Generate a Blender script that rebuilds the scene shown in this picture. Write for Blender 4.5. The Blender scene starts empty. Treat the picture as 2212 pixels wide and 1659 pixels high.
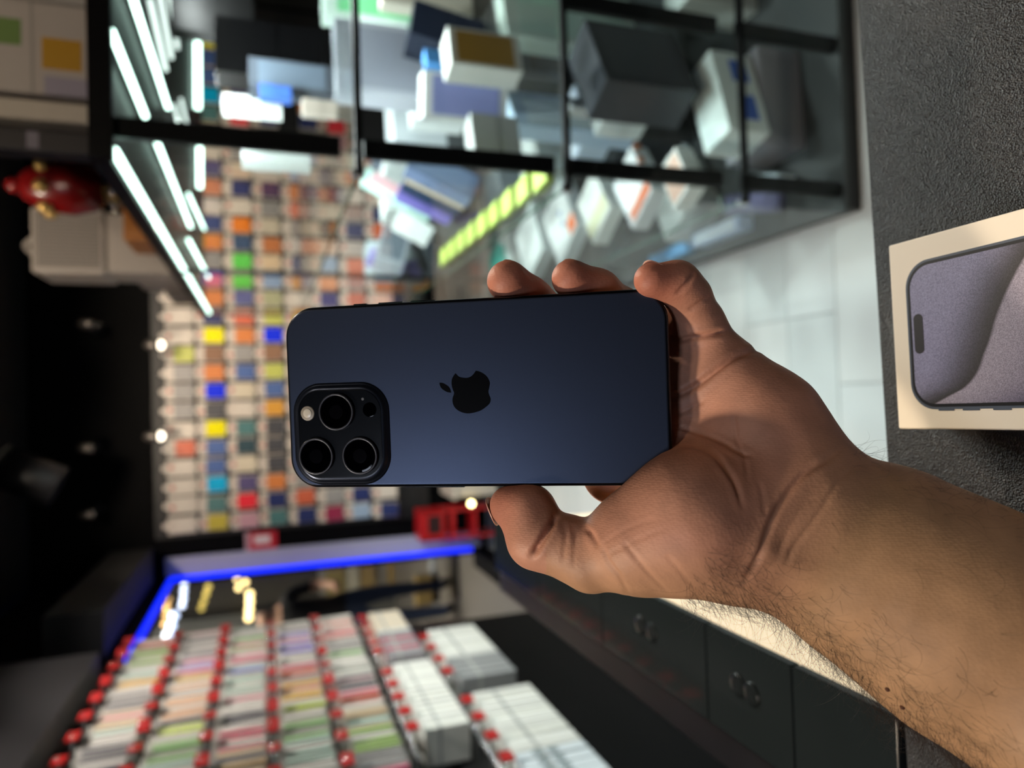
import bpy, bmesh, math, random
import numpy as np
from mathutils import Vector, Matrix
R_ = random.Random(7)
S = bpy.context.scene
COL = S.collection

# ---------------------------------------------------------------- camera
W, H, F = 2212, 1659, 1534.0
CH = 1.40                                                   # camera height
RM = np.array([[.99936856, -.02932182, .02006745], [-.02858492, -.32803248, .94423387], [-.02110388, -.94421127, -.32866351]])
ORG = np.array([0, 0, CH])
def at(x, y, X=None, Y=None, Z=None, d=None):
    """place in the room (metres) that the photograph shows at pixel x, y, on the given plane"""
    r = RM @ np.array([-(y - H / 2), x - W / 2, F])
    t = X / r[0] if X is not None else Y / r[1] if Y is not None else (Z - CH) / r[2] if Z is not None else d / F
    return Vector(ORG + t * r)
cam_d = bpy.data.cameras.new('camera')
cam = bpy.data.objects.new('camera', cam_d); COL.objects.link(cam)
ax, ay, az = RM[:, 1], RM[:, 0], -RM[:, 2]
CAMM = Matrix([[ax[i], ay[i], az[i], ORG[i]] for i in range(3)] + [[0, 0, 0, 1]])
cam.matrix_world = CAMM
cam_d.sensor_width = 36; cam_d.lens = F / W * 36
cam_d.clip_start = .01; cam_d.clip_end = 60
cam_d.dof.use_dof = True; cam_d.dof.focus_distance = .283; cam_d.dof.aperture_fstop = 6.2
S.camera = cam
S.view_settings.view_transform = 'Standard'; S.view_settings.look = 'None'
S.view_settings.gamma = 1; S.view_settings.use_curve_mapping = False
S.view_settings.exposure = 0.0
S.cycles.use_adaptive_sampling = True; S.cycles.adaptive_threshold = .03
S.cycles.max_bounces = 5; S.cycles.diffuse_bounces = 2; S.cycles.glossy_bounces = 3; S.cycles.transparent_max_bounces = 14
S.cycles.use_light_tree = False
S.cycles.caustics_reflective = False; S.cycles.caustics_refractive = False
S.cycles.use_denoising = True
S.cycles.sample_clamp_indirect = 4
wd = bpy.data.worlds.new('world'); S.world = wd; wd.use_nodes = True
wd.node_tree.nodes['Background'].inputs[0].default_value = (.80, .86, 1, 1)
wd.node_tree.nodes['Background'].inputs[1].default_value = .07

# ---------------------------------------------------------------- materials
def lin(c):
    if isinstance(c, str):
        c = c.lstrip('#'); c = [int(c[i:i + 2], 16) / 255 for i in (0, 2, 4)]
    return tuple(((v + .055) / 1.055) ** 2.4 if v > .04045 else v / 12.92 for v in c) + (1,)
MC = {}
def mat(name, col, rough=.5, metal=0, var=.06, scale=40, bump=0, bscale=300, emit=0, coat=0, spec=.5, ecol=None):
    if name in MC: return MC[name]
    m = bpy.data.materials.new(name); m.use_nodes = True; MC[name] = m
    n, l = m.node_tree.nodes, m.node_tree.links
    b = n['Principled BSDF']; c = lin(col)
    tc = n.new('ShaderNodeTexCoord'); nz = n.new('ShaderNodeTexNoise'); nz.inputs['Scale'].default_value = scale; nz.inputs['Detail'].default_value = 1
    l.new(tc.outputs['Object'], nz.inputs['Vector'])
    mx = n.new('ShaderNodeMix'); mx.data_type = 'RGBA'
    mx.inputs[6].default_value = tuple(v * (1 - var) for v in c[:3]) + (1,)
    mx.inputs[7].default_value = tuple(min(1, v * (1 + var)) for v in c[:3]) + (1,)
    l.new(nz.outputs['Fac'], mx.inputs[0]); l.new(mx.outputs[2], b.inputs['Base Color'])
    b.inputs['Roughness'].default_value = rough; b.inputs['Metallic'].default_value = metal
    b.inputs['Coat Weight'].default_value = coat; b.inputs['Specular IOR Level'].default_value = spec
    if bump:
        nb = n.new('ShaderNodeTexNoise'); nb.inputs['Scale'].default_value = bscale; l.new(tc.outputs['Object'], nb.inputs['Vector'])
        bp = n.new('ShaderNodeBump'); bp.inputs['Strength'].default_value = bump; bp.inputs['Distance'].default_value = .001
        l.new(nb.outputs['Fac'], bp.inputs['Height']); l.new(bp.outputs[0], b.inputs['Normal'])
    if emit:
        if name not in ('panel_diffuser', 'backlit_cream', 'blue_led', 'led_tube_and_reflection'): m.cycles.emission_sampling = 'NONE'
        b.inputs['Emission Color'].default_value = lin(ecol or col); b.inputs['Emission Strength'].default_value = emit
    return m
def glass_mat(name, tint=(.982, .995, .990), ior=1.2):
    m = bpy.data.materials.new(name); m.use_nodes = True
    n, l = m.node_tree.nodes, m.node_tree.links; n.clear()
    o = n.new('ShaderNodeOutputMaterial'); mx = n.new('ShaderNodeMixShader'); t = n.new('ShaderNodeBsdfTransparent'); g = n.new('ShaderNodeBsdfGlossy')
    fr = n.new('ShaderNodeFresnel'); fr.inputs[0].default_value = ior
    t.inputs[0].default_value = tint + (1,); g.inputs[0].default_value = (1, 1, 1, 1); g.inputs['Roughness'].default_value = .01
    ge = n.new('ShaderNodeNewGeometry'); iv = n.new('ShaderNodeMath'); iv.operation = 'SUBTRACT'; iv.inputs[0].default_value = 1; ml = n.new('ShaderNodeMath'); ml.operation = 'MULTIPLY'   # only the outer skin of a pane mirrors
    l.new(ge.outputs['Backfacing'], iv.inputs[1]); l.new(iv.outputs[0], ml.inputs[0]); l.new(fr.outputs[0], ml.inputs[1])
    l.new(ml.outputs[0], mx.inputs[0]); l.new(t.outputs[0], mx.inputs[1]); l.new(g.outputs[0], mx.inputs[2]); l.new(mx.outputs[0], o.inputs[0])
    return m
GLASS = glass_mat('clear_glass')
EDGE = mat('glass_edge', '#1f5a48', .15, var=.1)

# ---------------------------------------------------------------- builders
def link(name, me, m=None, parent=None, loc=None, smooth=False):
    o = bpy.data.objects.new(name, me); COL.objects.link(o)
    if m is not None and not me.materials: me.materials.append(m)
    if parent is not None: o.parent = parent
    if loc is not None: o.location = loc
    if smooth: me.shade_smooth()
    return o
def empty(name, loc, rz=0, rot=None):
    o = bpy.data.objects.new(name, None); COL.objects.link(o); o.location = loc
    o.rotation_euler = rot or (0, 0, rz); o.empty_display_size = .05
    return o
def tag(o, label=None, cat=None, group=None, kind=None):
    if label: o['label'] = label
    if cat: o['category'] = cat
    if group: o['group'] = group
    if kind: o['kind'] = kind
    return o
def bm_mesh(name, bm):
    me = bpy.data.meshes.new(name); bm.to_mesh(me); bm.free(); return me
def add_box(bm, lo, hi, bev=0):
    t = bmesh.new(); bmesh.ops.create_cube(t, size=1)
    for v in t.verts: v.co = Vector([(lo[i] + hi[i]) / 2 + v.co[i] * (hi[i] - lo[i]) for i in range(3)])
    if bev: bmesh.ops.bevel(t, geom=t.edges[:], offset=bev, segments=2, affect='EDGES', profile=.5)
    me = bpy.data.meshes.new('t'); t.to_mesh(me); t.free(); bm.from_mesh(me); bpy.data.meshes.remove(me)
BC = {}
def box(name, lo, hi, m, parent=None, bev=0, smooth=False):
    """box between two corners, origin at the middle of its base"""
    c = [(lo[0] + hi[0]) / 2, (lo[1] + hi[1]) / 2, lo[2]]
    sz = tuple(round(hi[i] - lo[i], 5) for i in range(3))
    key = (sz, bev, m.name)
    if key not in BC:
        bm = bmesh.new(); add_box(bm, (-sz[0] / 2, -sz[1] / 2, 0), (sz[0] / 2, sz[1] / 2, sz[2]), bev)
        BC[key] = bm_mesh(name, bm); BC[key].materials.append(m)
    return link(name, BC[key], None, parent, c)
def cyl(name, p, q, r, m, parent=None, seg=20, r2=None, caps=True):
    p, q = Vector(p), Vector(q); d = q - p
    bm = bmesh.new(); bmesh.ops.create_cone(bm, cap_ends=caps, segments=seg, radius1=r, radius2=r if r2 is None else r2, depth=d.length)
    me = bm_mesh(name, bm); o = link(name, me, m, parent)
    o.location = (p + q) / 2; o.rotation_euler = d.to_track_quat('Z', 'Y').to_euler()
    for pl in me.polygons: pl.use_smooth = len(pl.vertices) == 4
    return o
def prism(pts, z0, z1, bm=None):
    bm = bm or bmesh.new()
    a = [bm.verts.new((x, y, z0)) for x, y in pts]; b = [bm.verts.new((x, y, z1)) for x, y in pts]
    bm.faces.new(a[::-1]); bm.faces.new(b)
    for i in range(len(pts)): j = (i + 1) % len(pts); bm.faces.new((a[i], a[j], b[j], b[i]))
    return bm
def loft(rings, cap0=True, cap1=True):
    """closed skin through rings of equal length"""
    bm = bmesh.new(); vs = [[bm.verts.new(p) for p in r] for r in rings]; n = len(rings[0])
    for a, b in zip(vs, vs[1:]):
        for i in range(n): bm.faces.new((a[i], a[(i + 1) % n], b[(i + 1) % n], b[i]))
    if cap0: bm.faces.new(vs[0][::-1])
    if cap1: bm.faces.new(vs[-1])
    bmesh.ops.recalc_face_normals(bm, faces=bm.faces)
    return bm
def rrect(w, h, r, n=10, cx=0, cy=0):
    o = []
    for qx, qy, a0 in ((1, 1, 0), (-1, 1, 90), (-1, -1, 180), (1, -1, 270)):
        for i in range(n + 1):
            a = math.radians(a0 + 90 * i / n); o.append((cx + qx * (w / 2 - r) + r * math.cos(a), cy + qy * (h / 2 - r) + r * math.sin(a)))
    return o
def catmull(pts, n=6, closed=False):
    P = [np.array(p, float) for p in pts]; o = []
    m = len(P)
    for i in range(m if closed else m - 1):
        p0, p1, p2, p3 = [P[j % m] if closed else P[min(max(j, 0), m - 1)] for j in (i - 1, i, i + 1, i + 2)]
        for k in range(n):
            t = k / n; o.append(.5 * (2 * p1 + (p2 - p0) * t + (2 * p0 - 5 * p1 + 4 * p2 - p3) * t * t + (3 * p1 - p0 - 3 * p2 + p3) * t ** 3))
    if not closed: o.append(P[-1])
    return o
ORD = 'first second third fourth fifth sixth seventh eighth ninth tenth eleventh twelfth thirteenth fourteenth fifteenth sixteenth seventeenth eighteenth nineteenth twentieth'.split()
def ordn(i): return ORD[i] if i < 20 else ('twentieth thirtieth fortieth'.split()[(i + 1) // 10 - 2] if (i + 1) % 10 == 0 else 'twenty- thirty- forty-'.split()[(i + 1) // 10 - 2] + ORD[(i + 1) % 10 - 1])

# ---------------------------------------------------------------- ceiling spotlights (the room's lamps and added fill lamps)
M_BLACK = mat('black_paint', '#0a0a0b', .45)
M_CAN = mat('black_can', '#17171a', .4)
M_LENS = mat('lamp_lens', '#fff1dc', .3, emit=6)
def spotlight(base, target, power, label, color=(1, .83, .64), angle=70, blend=.6, size=.05, lit=True):
    base, target = Vector(base), Vector(target)
    root = tag(empty('ceiling_spotlight', base), label, 'spotlight', 'ceiling spotlights')
    cyl('canopy', (0, 0, -.02), (0, 0, 0), .05, M_CAN, root)
    cyl('stem', (0, 0, -.12), (0, 0, -.02), .008, M_CAN, root, 12)
    piv = Vector((0, 0, -.13)); d = (target - base - piv).normalized()
    cyl('can', piv - d * .06, piv + d * .09, .042, M_CAN, root, 28)
    cyl('rim', piv + d * .088, piv + d * .094, .044, mat('rim_grey', '#8c8680', .3, .6), root, 28, caps=True)
    if lit:
        cyl('lens', piv + d * .092, piv + d * .0955, .036, M_LENS, root, 28)
        ld = bpy.data.lights.new('spot_beam', 'SPOT'); ld.energy = power; ld.color = color; ld.spot_size = math.radians(angle); ld.spot_blend = blend; ld.shadow_soft_size = size
        lo = bpy.data.objects.new('spot_beam', ld); COL.objects.link(lo); lo.parent = root
        lo.location = piv + d * .11; lo.rotation_euler = d.to_track_quat('-Z', 'Y').to_euler()
    return root
CZ = 2.65
spotlight((-.80, .15, CZ), (.02, .27, 1.22), 54, 'black ceiling spotlight above the leather counter, window side', size=.06)
spotlight((1.05, 1.50, CZ), (.20, .25, 1.08), 85, 'black ceiling spotlight over the front of the glass showcase', size=.05)
spotlight((-.25, 3.05, CZ), (-.30, 4.6, 1.25), 60, 'black ceiling spotlight aimed at the case wall beside the window', angle=80)
spotlight((.55, 3.05, CZ), (.55, 4.6, 1.2), 60, 'black ceiling spotlight aimed at the middle of the case wall', angle=80)
spotlight((1.35, 3.05, CZ), (1.35, 4.6, 1.2), 45, 'black ceiling spotlight aimed at the case wall behind the showcase', angle=80)
spotlight((.02, 1.75, CZ), (-.95, 2.15, 1.25), 66, 'black ceiling spotlight aimed at the near half of the card rack', color=(1, .93, .86), angle=80)
spotlight((.02, 2.45, CZ), (-.95, 2.85, 1.25), 52, 'black ceiling spotlight aimed at the far half of the card rack', color=(1, .93, .86), angle=80)

spotlight((.75, -.15, CZ), (.05, .15, 1.15), 9, 'added black fill spotlight above the counter, showcase side', size=.07)  # fill lamp added to lift the arm's darker side
spotlight((.30, -.55, CZ), (.66, 1.4, 1.85), 40, 'added black spotlight brightening the cartons on the showcase roof', angle=42)  # extra lamp, put in to brighten the carton fronts
spotlight((.02, 1.15, CZ), (.05, 1.75, 0), 62, 'added black spotlight brightening the aisle floor', color=(.90, .98, 1), angle=50, blend=.9)  # cool lamp added to lighten the floor planks
spotlight((.05, 1.55, CZ), (.53, 2.5, 1.85), 30, 'added black spotlight brightening the ornament and appliance on the showcase', angle=60)  # made-up lamp for the otherwise dark things on the roof
def panel_light(c, s, emit, label):
    o = tag(empty('ceiling_panel_light', c), label, 'ceiling light')
    b_ = box('housing', (-s / 2 - .02, -s / 2 - .02, 0), (s / 2 + .02, s / 2 + .02, .03), mat('panel_housing', '#d0d0d0', .4)); b_.parent = o
    d_ = box('diffuser', (-s / 2, -s / 2, -.006), (s / 2, s / 2, 0), mat('panel_diffuser', '#eaf1ff', .4, emit=emit, ecol='#dfeaff')); d_.parent = o
panel_light((-.62, -.85, CZ - .031), .36, 19, 'square white ceiling panel light behind the counter')

# ---------------------------------------------------------------- room shell
FW, BY, LX, RX, NY = -1.0, 4.62, -1.0, 2.5, -1.3
M_WALL = mat('black_wall', '#040405', .7, var=.15, spec=.08)
def struct(o): return tag(o, kind='structure')
struct(box('wall_back', (LX - .02, BY, 0), (RX, BY + .12, CZ), M_WALL))
struct(box('wall_right', (RX, NY, 0), (RX + .1, BY + .12, CZ), mat('grey_wall', '#121212', .7)))
struct(box('wall_near', (LX, NY - .1, 0), (RX, NY, CZ), mat('warm_wall', '#4b4742', .7)))
struct(box('ceiling', (LX - .1, NY - .1, CZ), (RX + .1, BY + .12, CZ + .1), mat('black_ceiling', '#070708', .6)))
bm = bmesh.new()
add_box(bm, (LX - .1, NY - .1, 0), (LX, 3.15, CZ)); add_box(bm, (LX - .02, 4.56, 0), (LX, BY, CZ))
add_box(bm, (LX - .1, 3.15, 0), (LX, 4.56, .12)); add_box(bm, (LX - .1, 3.15, 1.95), (LX, 4.56, CZ))
struct(link('wall_left', bm_mesh('wall_left', bm), M_WALL))
# floor: pale planks laid across the room
fl = struct(box('floor', (LX - .1, NY, -.06), (RX, BY, -.006), mat('grout', '#83898a', .8)))
PM = [mat('floor_plank_%d' % i, c, .32, var=.05, scale=9) for i, c in enumerate(('#c6cac9', '#c1c6c5', '#cacdcb'))]
PL, PW = .90, .182
plank = {}
for i in range(3):
    bm = bmesh.new(); add_box(bm, (-PL / 2 + .001, -PW / 2 + .001, -.006), (PL / 2 - .001, PW / 2 - .001, 0), .0015)
    plank[i] = bm_mesh('plank', bm); plank[i].materials.append(PM[i])
for j in range(0, 21):
    yc = 1.456 + (j - 5.5) * PW
    if yc > BY - PW / 2 or yc < .2: continue
    x0 = {6: .20, 7: .20, 5: .012}.get(j, R_.uniform(0, PL))
    for i in range(-3, 4):
        xc = x0 + PL / 2 + i * PL
        xa, xb = max(xc - PL / 2, LX), min(xc + PL / 2, RX)
        if xb - xa < .03: continue
        if xb - xa < PL - .001:                              # cut to fit at the wall
            cutp = box('plank', (xa + .001, yc - PW / 2 + .001, -.006), (xb - .001, yc + PW / 2 - .001, 0), PM[(i * 5 + j * 7) % 3]); cutp.location -= fl.location; cutp.parent = fl; continue
        p = link('plank', plank[(i * 5 + j * 7) % 3], None, fl); p.location = (xc - fl.location.x, yc - fl.location.y, 0 - fl.location.z)


# ---------------------------------------------------------------- held phone
PR = Matrix(((.98193292, -.03611563, -.18575092), (.03211789, .99918407, -.02448738), (.18648374, .01807904, .98229169)))
PM4 = CAMM @ (Matrix.Translation((-.01745162, -.00364524, -.28819221)) @ PR.to_4x4())
PINV = PM4.inverted()
def on_phone(x, y, z=0):
    """photo pixel -> millimetre-true place on the phone's back plane (phone's own axes)"""
    o = PINV @ Vector(ORG); d = (PINV.to_3x3() @ (at(x, y, d=1) - Vector(ORG)))
    t = (z - o.z) / d.z; p = o + d * t
    return p.x, p.y
ph = bpy.data.objects.new('phone', None); COL.objects.link(ph); ph.matrix_world = PM4; ph.empty_display_size = .05
tag(ph, 'dark blue smartphone held upright in the hand, back with three lenses facing out', 'phone')
L_, W_, T_, CR = .1599, .0767, .0083, .0125
M_FRAME = mat('phone_frame', '#1c1f27', .28, .9, var=.05)
def slab(layers, w, h, r, n=12):
    return loft([[(x, y, z) for x, y in rrect(w - 2 * i, h - 2 * i, max(r - i, .0004), n)] for i, z in layers])
bm = slab([(.0022, -T_), (.0010, -T_ + .0002), (.0003, -T_ + .0009), (0, -T_ + .002), (0, -.002), (.0003, -.0009), (.0009, -.0003), (.0014, -.00012)], L_, W_, CR)
link('frame', bm_mesh('frame', bm), M_FRAME, ph, smooth=True)
def back_mat():
    m = mat('phone_back', '#3a4254', .34, .85, var=.03, scale=900, bump=.04, bscale=4000, spec=.3)
    return m
bm = slab([(.0012, -.0004), (.0012, -.00016), (.0014, -.00004), (.0018, 0)], L_, W_, CR)
link('back_glass', bm_mesh('back_glass', bm), back_mat(), ph)
bm = slab([(.0016, 0), (.0012, .0001), (.0012, .0004)], L_, W_, CR)
o = link('screen', bm_mesh('screen', bm), mat('screen_off', '#05060a', .08), ph); o.location.z = -T_ - .0003
# buttons along the long sides
for nm, xa, xb, side, yy in (('action_button', 757, 786, 1, 655), ('volume_button', 811, 864, 1, 652), ('volume_button', 881, 935, 1, 648), ('side_button', 866, 1000, -1, 1052)):
    a, b = on_phone(xa, yy)[0], on_phone(xb, yy)[0]
    y0 = side * (W_ / 2 - .0004); y1 = side * (W_ / 2 + .00055)
    bm = bmesh.new(); add_box(bm, (a, min(y0, y1), -T_ / 2 - .0013), (b, max(y0, y1), -T_ / 2 + .0013), .0003)
    link(nm, bm_mesh(nm, bm), M_FRAME, ph)
# emblem inlaid in the back: bitten fruit with a leaf
M_EMB = mat('emblem_black', '#010102', .35, 0, spec=.06)
body = [(984, 806), (992, 813.5), (1002, 816), (1012, 815.5), (1021, 810), (1028, 800.5), (1037, 803), (1046, 808), (1053, 815), (1058, 826), (1057, 836), (1055, 846), (1057, 854), (1060, 862),
        (1058, 871), (1050, 879), (1040, 886), (1029, 890), (1018, 892.5), (1008, 893), (996, 890), (986, 884), (980, 876), (977.5, 867), (978, 859), (981, 849), (978, 841), (975.5, 829), (977, 817)]
a = catmull(body[0:6], 6); b = catmull(body[5:] + [body[0]], 6)
pts = [on_phone(*p) for p in list(a)[:-1] + list(b)[:-1]]
em = link('emblem', bm_mesh('emblem', prism(pts[::-1], .00001, .00008)), M_EMB, ph)
a = catmull([(949, 826.6), (957, 827.5), (967.5, 833.5), (972.5, 840), (974.8, 848.4)], 6); b = catmull([(974.8, 848.4), (965, 846.5), (954.5, 839.5), (950.5, 833), (949, 826.6)], 6)
pts = [on_phone(*p) for p in list(a)[:-1] + list(b)[:-1]]
link('leaf', bm_mesh('leaf', prism(pts[::-1], .00001, .00008)), M_EMB, em)
for o in (em, em.children[0]):
    bm = bmesh.new(); bm.from_mesh(o.data); bmesh.ops.recalc_face_normals(bm, faces=bm.faces); bm.to_mesh(o.data); bm.free()
# camera plateau
q = [on_phone(*p) for p in ((634, 834), (842, 830), (843, 1040), (640, 1042))]
pcx = sum(p[0] for p in q) / 4; pcy = sum(p[1] for p in q) / 4
PS = .0398
def at_c(layers, w, r): return loft([[(x, y, z) for x, y in rrect(w - 2 * i, w - 2 * i, r - i, 12, pcx, pcy)] for i, z in layers])
bm = at_c([(-.0016, 0), (-.0008, .00012), (-.0002, .0006), (.0002, .0012), (.0008, .0016), (.0016, .00175)], PS, .0108)
cp = link('camera_plateau', bm_mesh('camera_plateau', bm), mat('plateau_glass', '#343a48', .3, .8, var=.03, spec=.3), ph, smooth=True)
bm = at_c([(.0014, .0017), (.0014, .0018), (.0018, .00185)], PS, .0108)
link('plateau_window', bm_mesh('plateau_window', bm), mat('plateau_black', '#04060b', .22, 0, spec=.2), cp)
M_RING = mat('lens_ring', '#3f4148', .42, .8, var=.03); M_LG = mat('lens_glass', '#010102', .03, spec=.12); M_IRIS = mat('lens_iris', '#050508', .1, 0, spec=.2)
def lathe(prof, n=48):
    return loft([[(r * math.cos(2 * math.pi * i / n), r * math.sin(2 * math.pi * i / n), z) for i in range(n)] for r, z in prof], True, True)
for px, py in ((725.5, 890), (682.5, 986), (777, 985)):
    cx, cy = on_phone(px, py, .003)
    r = .0078
    ln = link('camera_lens', bm_mesh('lens_barrel', lathe([(r, .0017), (r, .0030), (r - .00025, .00325), (r - .0008, .00325), (r - .0010, .0030), (r - .0010, .0024)])), M_RING, ph, (cx, cy, 0), True)
    link('lens_glass', bm_mesh('lens_glass', lathe([(r - .00095, .0024), (r - .00095, .00285), (r - .0018, .0029)])), M_LG, ln)
    link('lens_iris', bm_mesh('lens_iris', lathe([(.0030, .00288), (.0030, .00292), (.0024, .00293)])), M_IRIS, ln)
cx, cy = on_phone(664.5, 893, .002)
fs = link('flash', bm_mesh('flash', lathe([(.0031, .0018), (.0031, .0020), (.0028, .00212)])), mat('flash_lens', '#8f887e', .35, var=.2, scale=900), ph, (cx, cy, 0), True)
link('flash_dome', bm_mesh('flash_dome', lathe([(.0020, .0021), (.0018, .0023), (.0010, .0024)], 24)), mat('flash_centre', '#cfc9bb', .2), fs)
cx, cy = on_phone(798, 885, .002)
link('range_sensor', bm_mesh('range_sensor', lathe([(.0030, .0018), (.0030, .00187), (.0028, .0019)])), M_LG, ph, (cx, cy, 0))
cx, cy = on_phone(783, 862, .002)
link('microphone', bm_mesh('microphone', lathe([(.0006, .0018), (.0006, .00188), (.0004, .0019)], 16)), mat('mic_grey', '#55585e', .4), ph, (cx, cy, 0))

# ---------------------------------------------------------------- hand and forearm holding the phone
def cp_(x, y, d): return np.array([(x - W / 2) / F * d, -(y - H / 2) / F * d, -d])       # camera axes
CAMI = CAMM.inverted()
def cw(p): return np.array(CAMI @ Vector(p))
WR = cp_(1702, 1128, .273)
PALM = [  # (a, ra, b, rb, flatten along view)
    (WR, .0325, cp_(1915, 1233, .268), .0368, .74), (cp_(1915, 1233, .268), .0368, cp_(2098, 1345, .261), .0412, .76), (cp_(2098, 1345, .261), .0412, cp_(2350, 1490, .250), .0435, .78),
    (cp_(2350, 1490, .250), .0435, cw((-.215, -.01, 1.132)), .046, .85),
    (cp_(1552, 812, .2925), .0163, cp_(1650, 915, .284), .0200, 1), (cp_(1650, 915, .284), .0200, cp_(1700, 1000, .277), .0185, 1), (cp_(1700, 1000, .277), .0185, cp_(1735, 1085, .272), .0225, .85),
    (cp_(1480, 930, .303), .0125, cp_(1600, 1040, .289), .0185, 1), (cp_(1600, 1040, .289), .0185, WR, .024, .9),
    (cp_(1425, 985, .307), .0125, cp_(1560, 1060, .289), .018, 1), (cp_(1325, 1022, .309), .0125, cp_(1540, 1100, .287), .018, 1),
    (cp_(1450, 850, .3035), .0115, cp_(1450, 985, .3035), .0135, 1), (cp_(1545, 815, .2945), .0130, cp_(1455, 900, .3035), .0125, 1), (cp_(1478, 668, .3005), .0085, cp_(1472, 830, .3025), .0125, 1), (cp_(1440, 990, .300), .014, cp_(1530, 1030, .287), .018, 1),
    (cp_(1375, 1172, .2705), .0195, cp_(1488, 1133, .2665), .0238, 1), (cp_(1488, 1133, .2665), .0238, cp_(1598, 1145, .2695), .0232, .95), (cp_(1598, 1145, .2695), .0232, WR, .030, .8),
]
FINGERS = {
    'pinky': [(1555, 812, .2925, .0150), (1512, 700, .2880, .0093), (1487, 641, .2815, .0082), (1463, 612, .2765, .0080), (1406, 605, .2705, .0066)],
    'ring': [(1480, 925, .303, .0125), (1450, 745, .312, .0105), (1345, 668, .305, .0084), (1293, 627, .296, .0080), (1233, 602, .2885, .0079)],
    'middle': [(1425, 985, .307, .0125), (1350, 775, .322, .0100), (1215, 700, .313, .0087), (1146, 646, .303, .0085), (1097, 608, .2935, .0087)],
    'index': [(1325, 1022, .309, .0130), (1270, 860, .322, .0100), (1150, 745, .314, .0087), (1110, 722, .309, .0080)],
    'thumb': [(1375, 1172, .2705, .0190), (1278, 1204, .2755, .0126), (1222, 1180, .2785, .0116), (1160, 1164, .2815, .0113), (1140, 1108, .2865, .0110), (1101, 1092, .289, .0082)],
}
VX = .0009
lo = np.array([-.013, -.150, -.345]); hi = np.array([.222, .062, -.20])
allp = [p for s_ in PALM for p in (s_[0], s_[2])]
lo = np.minimum(lo, np.min(allp, 0) - .06); hi = np.maximum(hi, np.max(allp, 0) + .06)
lo[0] = -.016
dims = np.ceil((hi - lo) / VX).astype(int) + 1
gx, gy, gz = [lo[i] + VX * np.arange(dims[i]) for i in range(3)]
FIELD = np.full(dims, .02, np.float32)
def smin(a, b, k):
    h = np.maximum(k - np.abs(a - b), 0) / k
    return np.minimum(a, b) - h * h * k * .25
def cone(field, a, ra, b, rb, k, fl=1):
    m = max(ra, rb) + k + .004
    l0 = np.clip(((np.minimum(a, b) - m - lo) / VX).astype(int), 0, dims); h0 = np.clip(((np.maximum(a, b) + m - lo) / VX).astype(int) + 1, 0, dims)
    sl = tuple(slice(l0[i], h0[i]) for i in range(3))
    if any(s.stop <= s.start for s in sl): return
    x = gx[sl[0]][:, None, None] - a[0]; y = gy[sl[1]][None, :, None] - a[1]; z = (gz[sl[2]][None, None, :] - a[2]) / fl
    e = (b - a) / np.array([1, 1, fl]); ee = e @ e
    t = np.clip((x * e[0] + y * e[1] + z * e[2]) / ee, 0, 1)
    d = np.sqrt((x - t * e[0]) ** 2 + (y - t * e[1]) ** 2 + (z - t * e[2]) ** 2) - (ra + t * (rb - ra))
    field[sl] = smin(field[sl], d.astype(np.float32), k)
for a, ra, b, rb, fl in PALM: cone(FIELD, a, ra, b, rb, .013, fl)
for nm, ch in FINGERS.items():
    k = .0035
    pp = np.array([cp_(*p[:3]) for p in ch]); l0 = np.clip(((pp.min(0) - .035 - lo) / VX).astype(int), 0, dims); h0 = np.clip(((pp.max(0) + .035 - lo) / VX).astype(int) + 1, 0, dims)
    sl = tuple(slice(l0[i], h0[i]) for i in range(3)); FULL = (gx, gy, gz, lo, dims)
    gx, gy, gz = gx[sl[0]], gy[sl[1]], gz[sl[2]]; lo = np.array([gx[0], gy[0], gz[0]]); dims = np.array([len(gx), len(gy), len(gz)])
    ff = np.full(dims, .02, np.float32)
    for p, q in zip(ch, ch[1:]): cone(ff, cp_(*p[:3]), p[3], cp_(*q[:3]), q[3], .0045)
    gx, gy, gz, lo, dims = FULL
    FIELD[sl] = smin(FIELD[sl], ff, k)
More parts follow.
